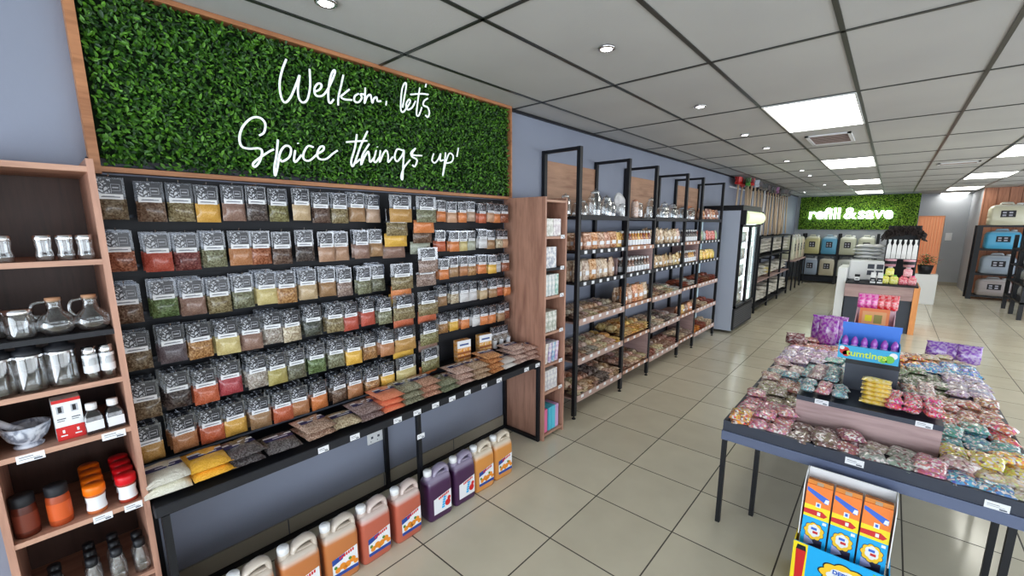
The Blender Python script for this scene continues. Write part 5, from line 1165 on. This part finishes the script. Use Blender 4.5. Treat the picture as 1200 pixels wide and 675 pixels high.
cloud(b, .03, .165, .088, .062, y - .0004, 4); cloud(b, .03, .165, .083, .057, y - .0008, 3); cloud(b, .03, .160, .060, .040, y - .0012, 2, 7); b.quady(y - .0003, .12, W2 + .01, .2, .25, 5)
b.build('print', [RED, YEL, WHITE, mat('cloud_yellow', (.92, .58, .04), .4), INKB, GRN], r)
for t_, sz_, z_, m_ in (('DEPPETI', .026, .182, BLUE), ('STIX', .042, .150, NAVY)):
    o = obj('lettering', text_obj(t_, sz_, m_, .0008, .0006), r, (.03, y - .0022, z_)); o.rotation_euler = (PI / 2, 0, 0)
cb = MB(); bw, bh = .050, .330        # one product carton, front at y = -.0
cb.box(-bw, bw, 0, .05, 0, bh, 0)
cb.quady(-.0005, -bw, bw, bh * .52, bh, 1); cb.quady(-.0006, -bw, bw, bh * .52, bh * .70, 2); cb.quady(-.0005, -bw, bw, 0, bh * .52, 3)
cb.add([(-bw * .95, -.0012, bh * .955), (-bw * .95, -.0012, bh * .90), (bw * .62, -.0012, bh * .765), (bw * .85, -.0012, bh * .80), (bw * .80, -.0012, bh * .85)], [(0, 1, 2, 3, 4)], 4)
cb.add([(bw * .45, -.0014, bh * .785), (bw * .8, -.0014, bh * .775), (bw * .82, -.0014, bh * .84), (bw * .55, -.0014, bh * .84)], [(0, 1, 2, 3)], 5)
cb.quady(-.0013, -bw * .15, bw * .25, bh * .69, bh * .76, 5); cb.quady(-.0016, -bw * .05, bw * .15, bh * .705, bh * .745, 4)
cb.add([(-bw, -.0012, bh * .565), (bw * .6, -.0012, bh * .560), (bw * .85, -.0012, bh * .60), (bw * .4, -.0012, bh * .645), (-bw, -.0012, bh * .63)], [(0, 1, 2, 3, 4)], 6)
cb.quady(-.0016, bw * .05, bw * .3, bh * .575, bh * .625, 5)
cb.quady(-.0014, -bw * .7, bw * .7, .012, bh * .22, 7); cb.add([(-bw * .7, -.0016, .03), (-bw * .7, -.0016, bh * .24), (-bw * .1, -.0016, bh * .2), (bw * .1, -.0016, .05)], [(0, 1, 2, 3)], 8)
cloud(cb, 0, bh * .33, bw * .72, bh * .115, -.0018, 7); cloud(cb, 0, bh * .33, bw * .68, bh * .108, -.0021, 9); cloud(cb, 0, bh * .34, bw * .44, bh * .08, -.0024, 5, 6); cb.quady(-.0014, bw * .55, bw * .85, bh * .46, bh * .50, 5)
cb.quady(-.0027, -bw * .25, bw * .2, bh * .35, bh * .385, 4); cb.quady(-.0027, -bw * .1, bw * .3, bh * .30, bh * .335, 6)
PCM = cb.mesh('box', [ORG, ORG, YEL, SKYB, mat('tube_blue', (.05, .16, .62), .35), WHITE, RED, mat('photo_dark', (.05, .04, .08), .4), mat('photo_lilac', (.45, .45, .70), .4), mat('cloud_yellow', (.92, .58, .04), .4)])
FLP = MB(); 
for q in range(4): FLP.box(-bw * .98, bw * .98, .004 + q * .012, .011 + q * .012, 0, .020 - q * .001, q % 2)
FLP.quady(.002, -bw * .25, bw * .25, .0, .016, 2)
FLM = FLP.mesh('flap', [mat('flap_orange', (.70, .25, .04), .5), mat('flap_brown', (.30, .10, .02), .5), mat('flap_tan', (.45, .33, .22), .5)])
for k in range(3):
    for q in range(1):
        r = empty('crayon_box', (-.012 - .107 + k * .107, 2.275, .188)); r.rotation_euler.x = -.14
        tag(r, f'orange yellow and blue printed box, {["left", "middle", "right"][k]} column of the floor display', 'box', 'printed boxes in the floor display')
        obj('box', PCM, r); obj('flap', FLM, r, (0, 0, bh + .0005))
o = MB().box(-.155, .155, 0, .10, 0, .175).build('inner_support', WHITE); o.location = (-.012, 2.27, .011); tag(o, 'plain white inner block under the boxes of the floor display', 'block')

# ------------------------------------------------------------------ wooden-topped till unit and what stands on it
r = empty('till_unit', (-.03, 9.6, 0)); tag(r, 'wooden banded counter unit with dark lower panel behind the sweets table', 'counter')
MB().box(-.46, .40, -.42, .45, 0, .54).build('base', DARKP, r); MB().box(-.475, .40, -.45, .45, .54, .76).build('fascia', WOODX, r); MB().box(-.475, .45, -.46, .46, .76, .785).build('top', BLACKS, r)
MB().box(.402, .475, -.455, .45, 0, .76).build('end_panel', ORANGEW, r); MB().box(-.60, -.478, -.40, .40, 0, 1.02).build('side_cabinet', WHITE, r)
WP = pillow(.40, .32, .052, tint_mat('white_wrap', .4, .4, .12, 14.), 110, 12, 10, .9, .02)
for k in range(4):
    o = obj('folded_pack', WP, None, (-.27 + rd.uniform(-.02, .02), 9.72, 1.170 + k * .062), rd.uniform(-.25, .25), (.68, .70, .72)); tag(o, f'white folded plastic-wrapped pack, {["lowest", "second", "third", "topmost"][k]} of the pile on the till unit', 'pack', 'white wrapped packs on the till unit')
b = MB(); b.box(-.24, .24, -.16, .16, 0, .35, 0, .02)
for i in range(2):
    for k in range(2): b.quady(-.1605, .02 + i * .12, .11 + i * .12, .10 + k * .11, .18 + k * .11, 1)
o = b.build('white_pack_block', [WHITE, INK]); o.location = (-.27, 9.74, .786); tag(o, 'large white wrapped block with small dark labels on the till unit', 'pack')
for k, x in enumerate((-.36, -.15, -.06)):
    b = MB(); b.box(-.035, .035, -.02, .02, 0, .13 + .05 * (k > 0), 0); b.quady(-.0205, -.035, .035, .03, .09, 1); b.quady(-.0208, -.02, .02, .045, .06, 0)
    o = b.build('small_carton', [INKB if k < 1 else WHITE, WHITE if k < 1 else INKB]); o.location = (x, 9.25, .7855); tag(o, f'small black and white carton, {["left", "middle", "right"][k]} of three at the front of the till unit', 'carton', 'small black and white cartons on the till unit')
r = empty('bag_stand', (.16, 9.75, .7855)); tag(r, 'black stand hung with white pouches and dark mesh bunches on the till unit', 'stand')
b = MB(); b.box(-.21, .21, -.12, .12, .0, .03); b.box(-.21, -.19, -.12, .12, .03, .95); b.box(.19, .21, -.12, .12, .03, .95); b.box(-.19, .19, -.12, .12, .36, .38); b.box(-.19, .19, .10, .12, .03, .95); b.build('frame', BLACK, r)
for k in range(6):
    b = MB(); x = -.165 + k * .066; q = .03
    b.rings([[(x - q, -.16, .40), (x + q, -.16, .40), (x + q, -.13, .40), (x - q, -.13, .40)], [(x - q, -.17, .48), (x + q, -.17, .48), (x + q, -.12, .48), (x - q, -.12, .48)], [(x - q * .9, -.165, .62), (x + q * .9, -.165, .62), (x + q * .9, -.13, .62), (x - q * .9, -.13, .62)], [(x - .012, -.155, .66), (x + .012, -.155, .66), (x + .012, -.14, .66), (x - .012, -.14, .66)], [(x - .02, -.155, .72), (x + .02, -.155, .72), (x + .02, -.14, .72), (x - .02, -.14, .72)]])
    o = b.build('hanging_pouch', WHITE); o.location = (.16, 9.75, .7855); tag(o, f'white tied pouch hanging on the black stand, {ORD[k + 1]} from left', 'pouch', 'white pouches on the black stand')
b = MB(); rr2 = random.Random(4)
for k in range(150):
    x = rr2.uniform(-.25, .25); z = .86 + .10 * (1 - (x / .25) ** 2) + rr2.uniform(-.09, .0); b.tube([(x, -.15, z), (x + rr2.uniform(-.03, .03), -.19 + rr2.uniform(-.03, .03), z - .03), (x * 1.08 + rr2.uniform(-.03, .03), -.15, z - .09)], .010, 4)
o = b.build('mesh_bunch', mat('dark_fibre', (.045, .035, .035), .7)); o.location = (.16, 9.75, .7855); tag(o, 'thick dark brown fibre bunch draped over the top of the black stand', 'fibre bunch', None, 'stuff')
SQ = MB(); SQ.rings([rrect(.10, .07, 0, rad=.015), rrect(.11, .08, .02, rad=.015), rrect(.11, .08, .11, rad=.015), rrect(.05, .04, .135, rad=.01)]); SQM = SQ.mesh('body', TINTG, True)
for k, (x, z, c, nm) in enumerate([(.0, .7855, (.70, .66, .05), 'lime yellow'), (.115, .7855, (.70, .68, .10), 'pale lime'), (.23, .7855, (.72, .10, .16), 'red pink'), (.335, .7855, (.70, .16, .20), 'coral'), (.05, .92, (.72, .70, .10), 'yellow green'), (.27, .92, (.75, .30, .36), 'pink')]):
    r = empty('soap_tub', (x, 9.30, z)); tag(r, f'small {nm} soap tub on the till unit below the white pouches', 'tub', 'coloured soap tubs on the till unit'); obj('body', SQM, r, color=c); MB().lathe([(.03, .134), (.03, .15), (0, .151)], n=12).build('lid', WHITE if k > 3 else PINK if k in (2, 3) else GRN, r, True)
for k, x in enumerate((.04, .27)):
    r = empty('pink_tub', (x, 9.31, 1.075)); tag(r, f'pink and white tub with dark label, {["left", "right"][k]} one stacked above the soap tubs', 'tub', 'pink and white tubs'); MB().lathe([(0, 0), (.07, 0), (.075, .10), (.078, .102), (.078, .115), (0, .118)], n=18).build('body', mat('tub_pink', (.75, .42, .50), .4), r, True); MB().lathe([(.0735, .04), (.0755, .09)], n=18, cap0=False, cap1=False).build('label', INKB, r, True)
o = MB().box(-.10, .10, -.06, .06, 0, .05, 0, .01).build('white_dish', mat('dish_white', (.85, .85, .85), .3)); o.location = (.52, 9.62, .7)
COL.objects.unlink(o); bpy.data.objects.remove(o)
# potted red and green plant behind, by the doorway
r = empty('potted_plant', (.66, 13.2, 0)); tag(r, 'red and green leafy potted plant on a white stand in front of the orange doorway', 'plant')
MB().box(-.22, .22, -.16, .16, 0, .66).build('stand', WHITE, r); MB().lathe([(0, .661), (.10, .661), (.14, .86), (.12, .86), (.10, .80)], n=16, cap1=False).build('pot', BLACK, r, True)
rnd = random.Random(12); b = MB()
for k in range(260):
    a, e, q = rnd.uniform(0, 2 * PI), rnd.uniform(.1, 1.4), rnd.uniform(.10, .28); c_ = Vector((math.cos(a) * math.sin(e) * q, math.sin(a) * math.sin(e) * q * .8, .84 + math.cos(e) * q)); s_ = .035; d1_ = Vector((math.cos(a), math.sin(a), rnd.uniform(-.6, .6))).normalized() * s_; d2_ = d1_.cross(Vector((0, 0, 1))) * .5 
    b.add([c_ - d1_, c_ + d2_, c_ + d1_ * 1.4, c_ - d2_], [(0, 1, 2, 3)], 0 if rnd.random() < .6 else 1)
b.build('foliage', [mat('plant_green', (.04, .20, .05), .5), mat('plant_red', (.65, .06, .03), .5)], r)
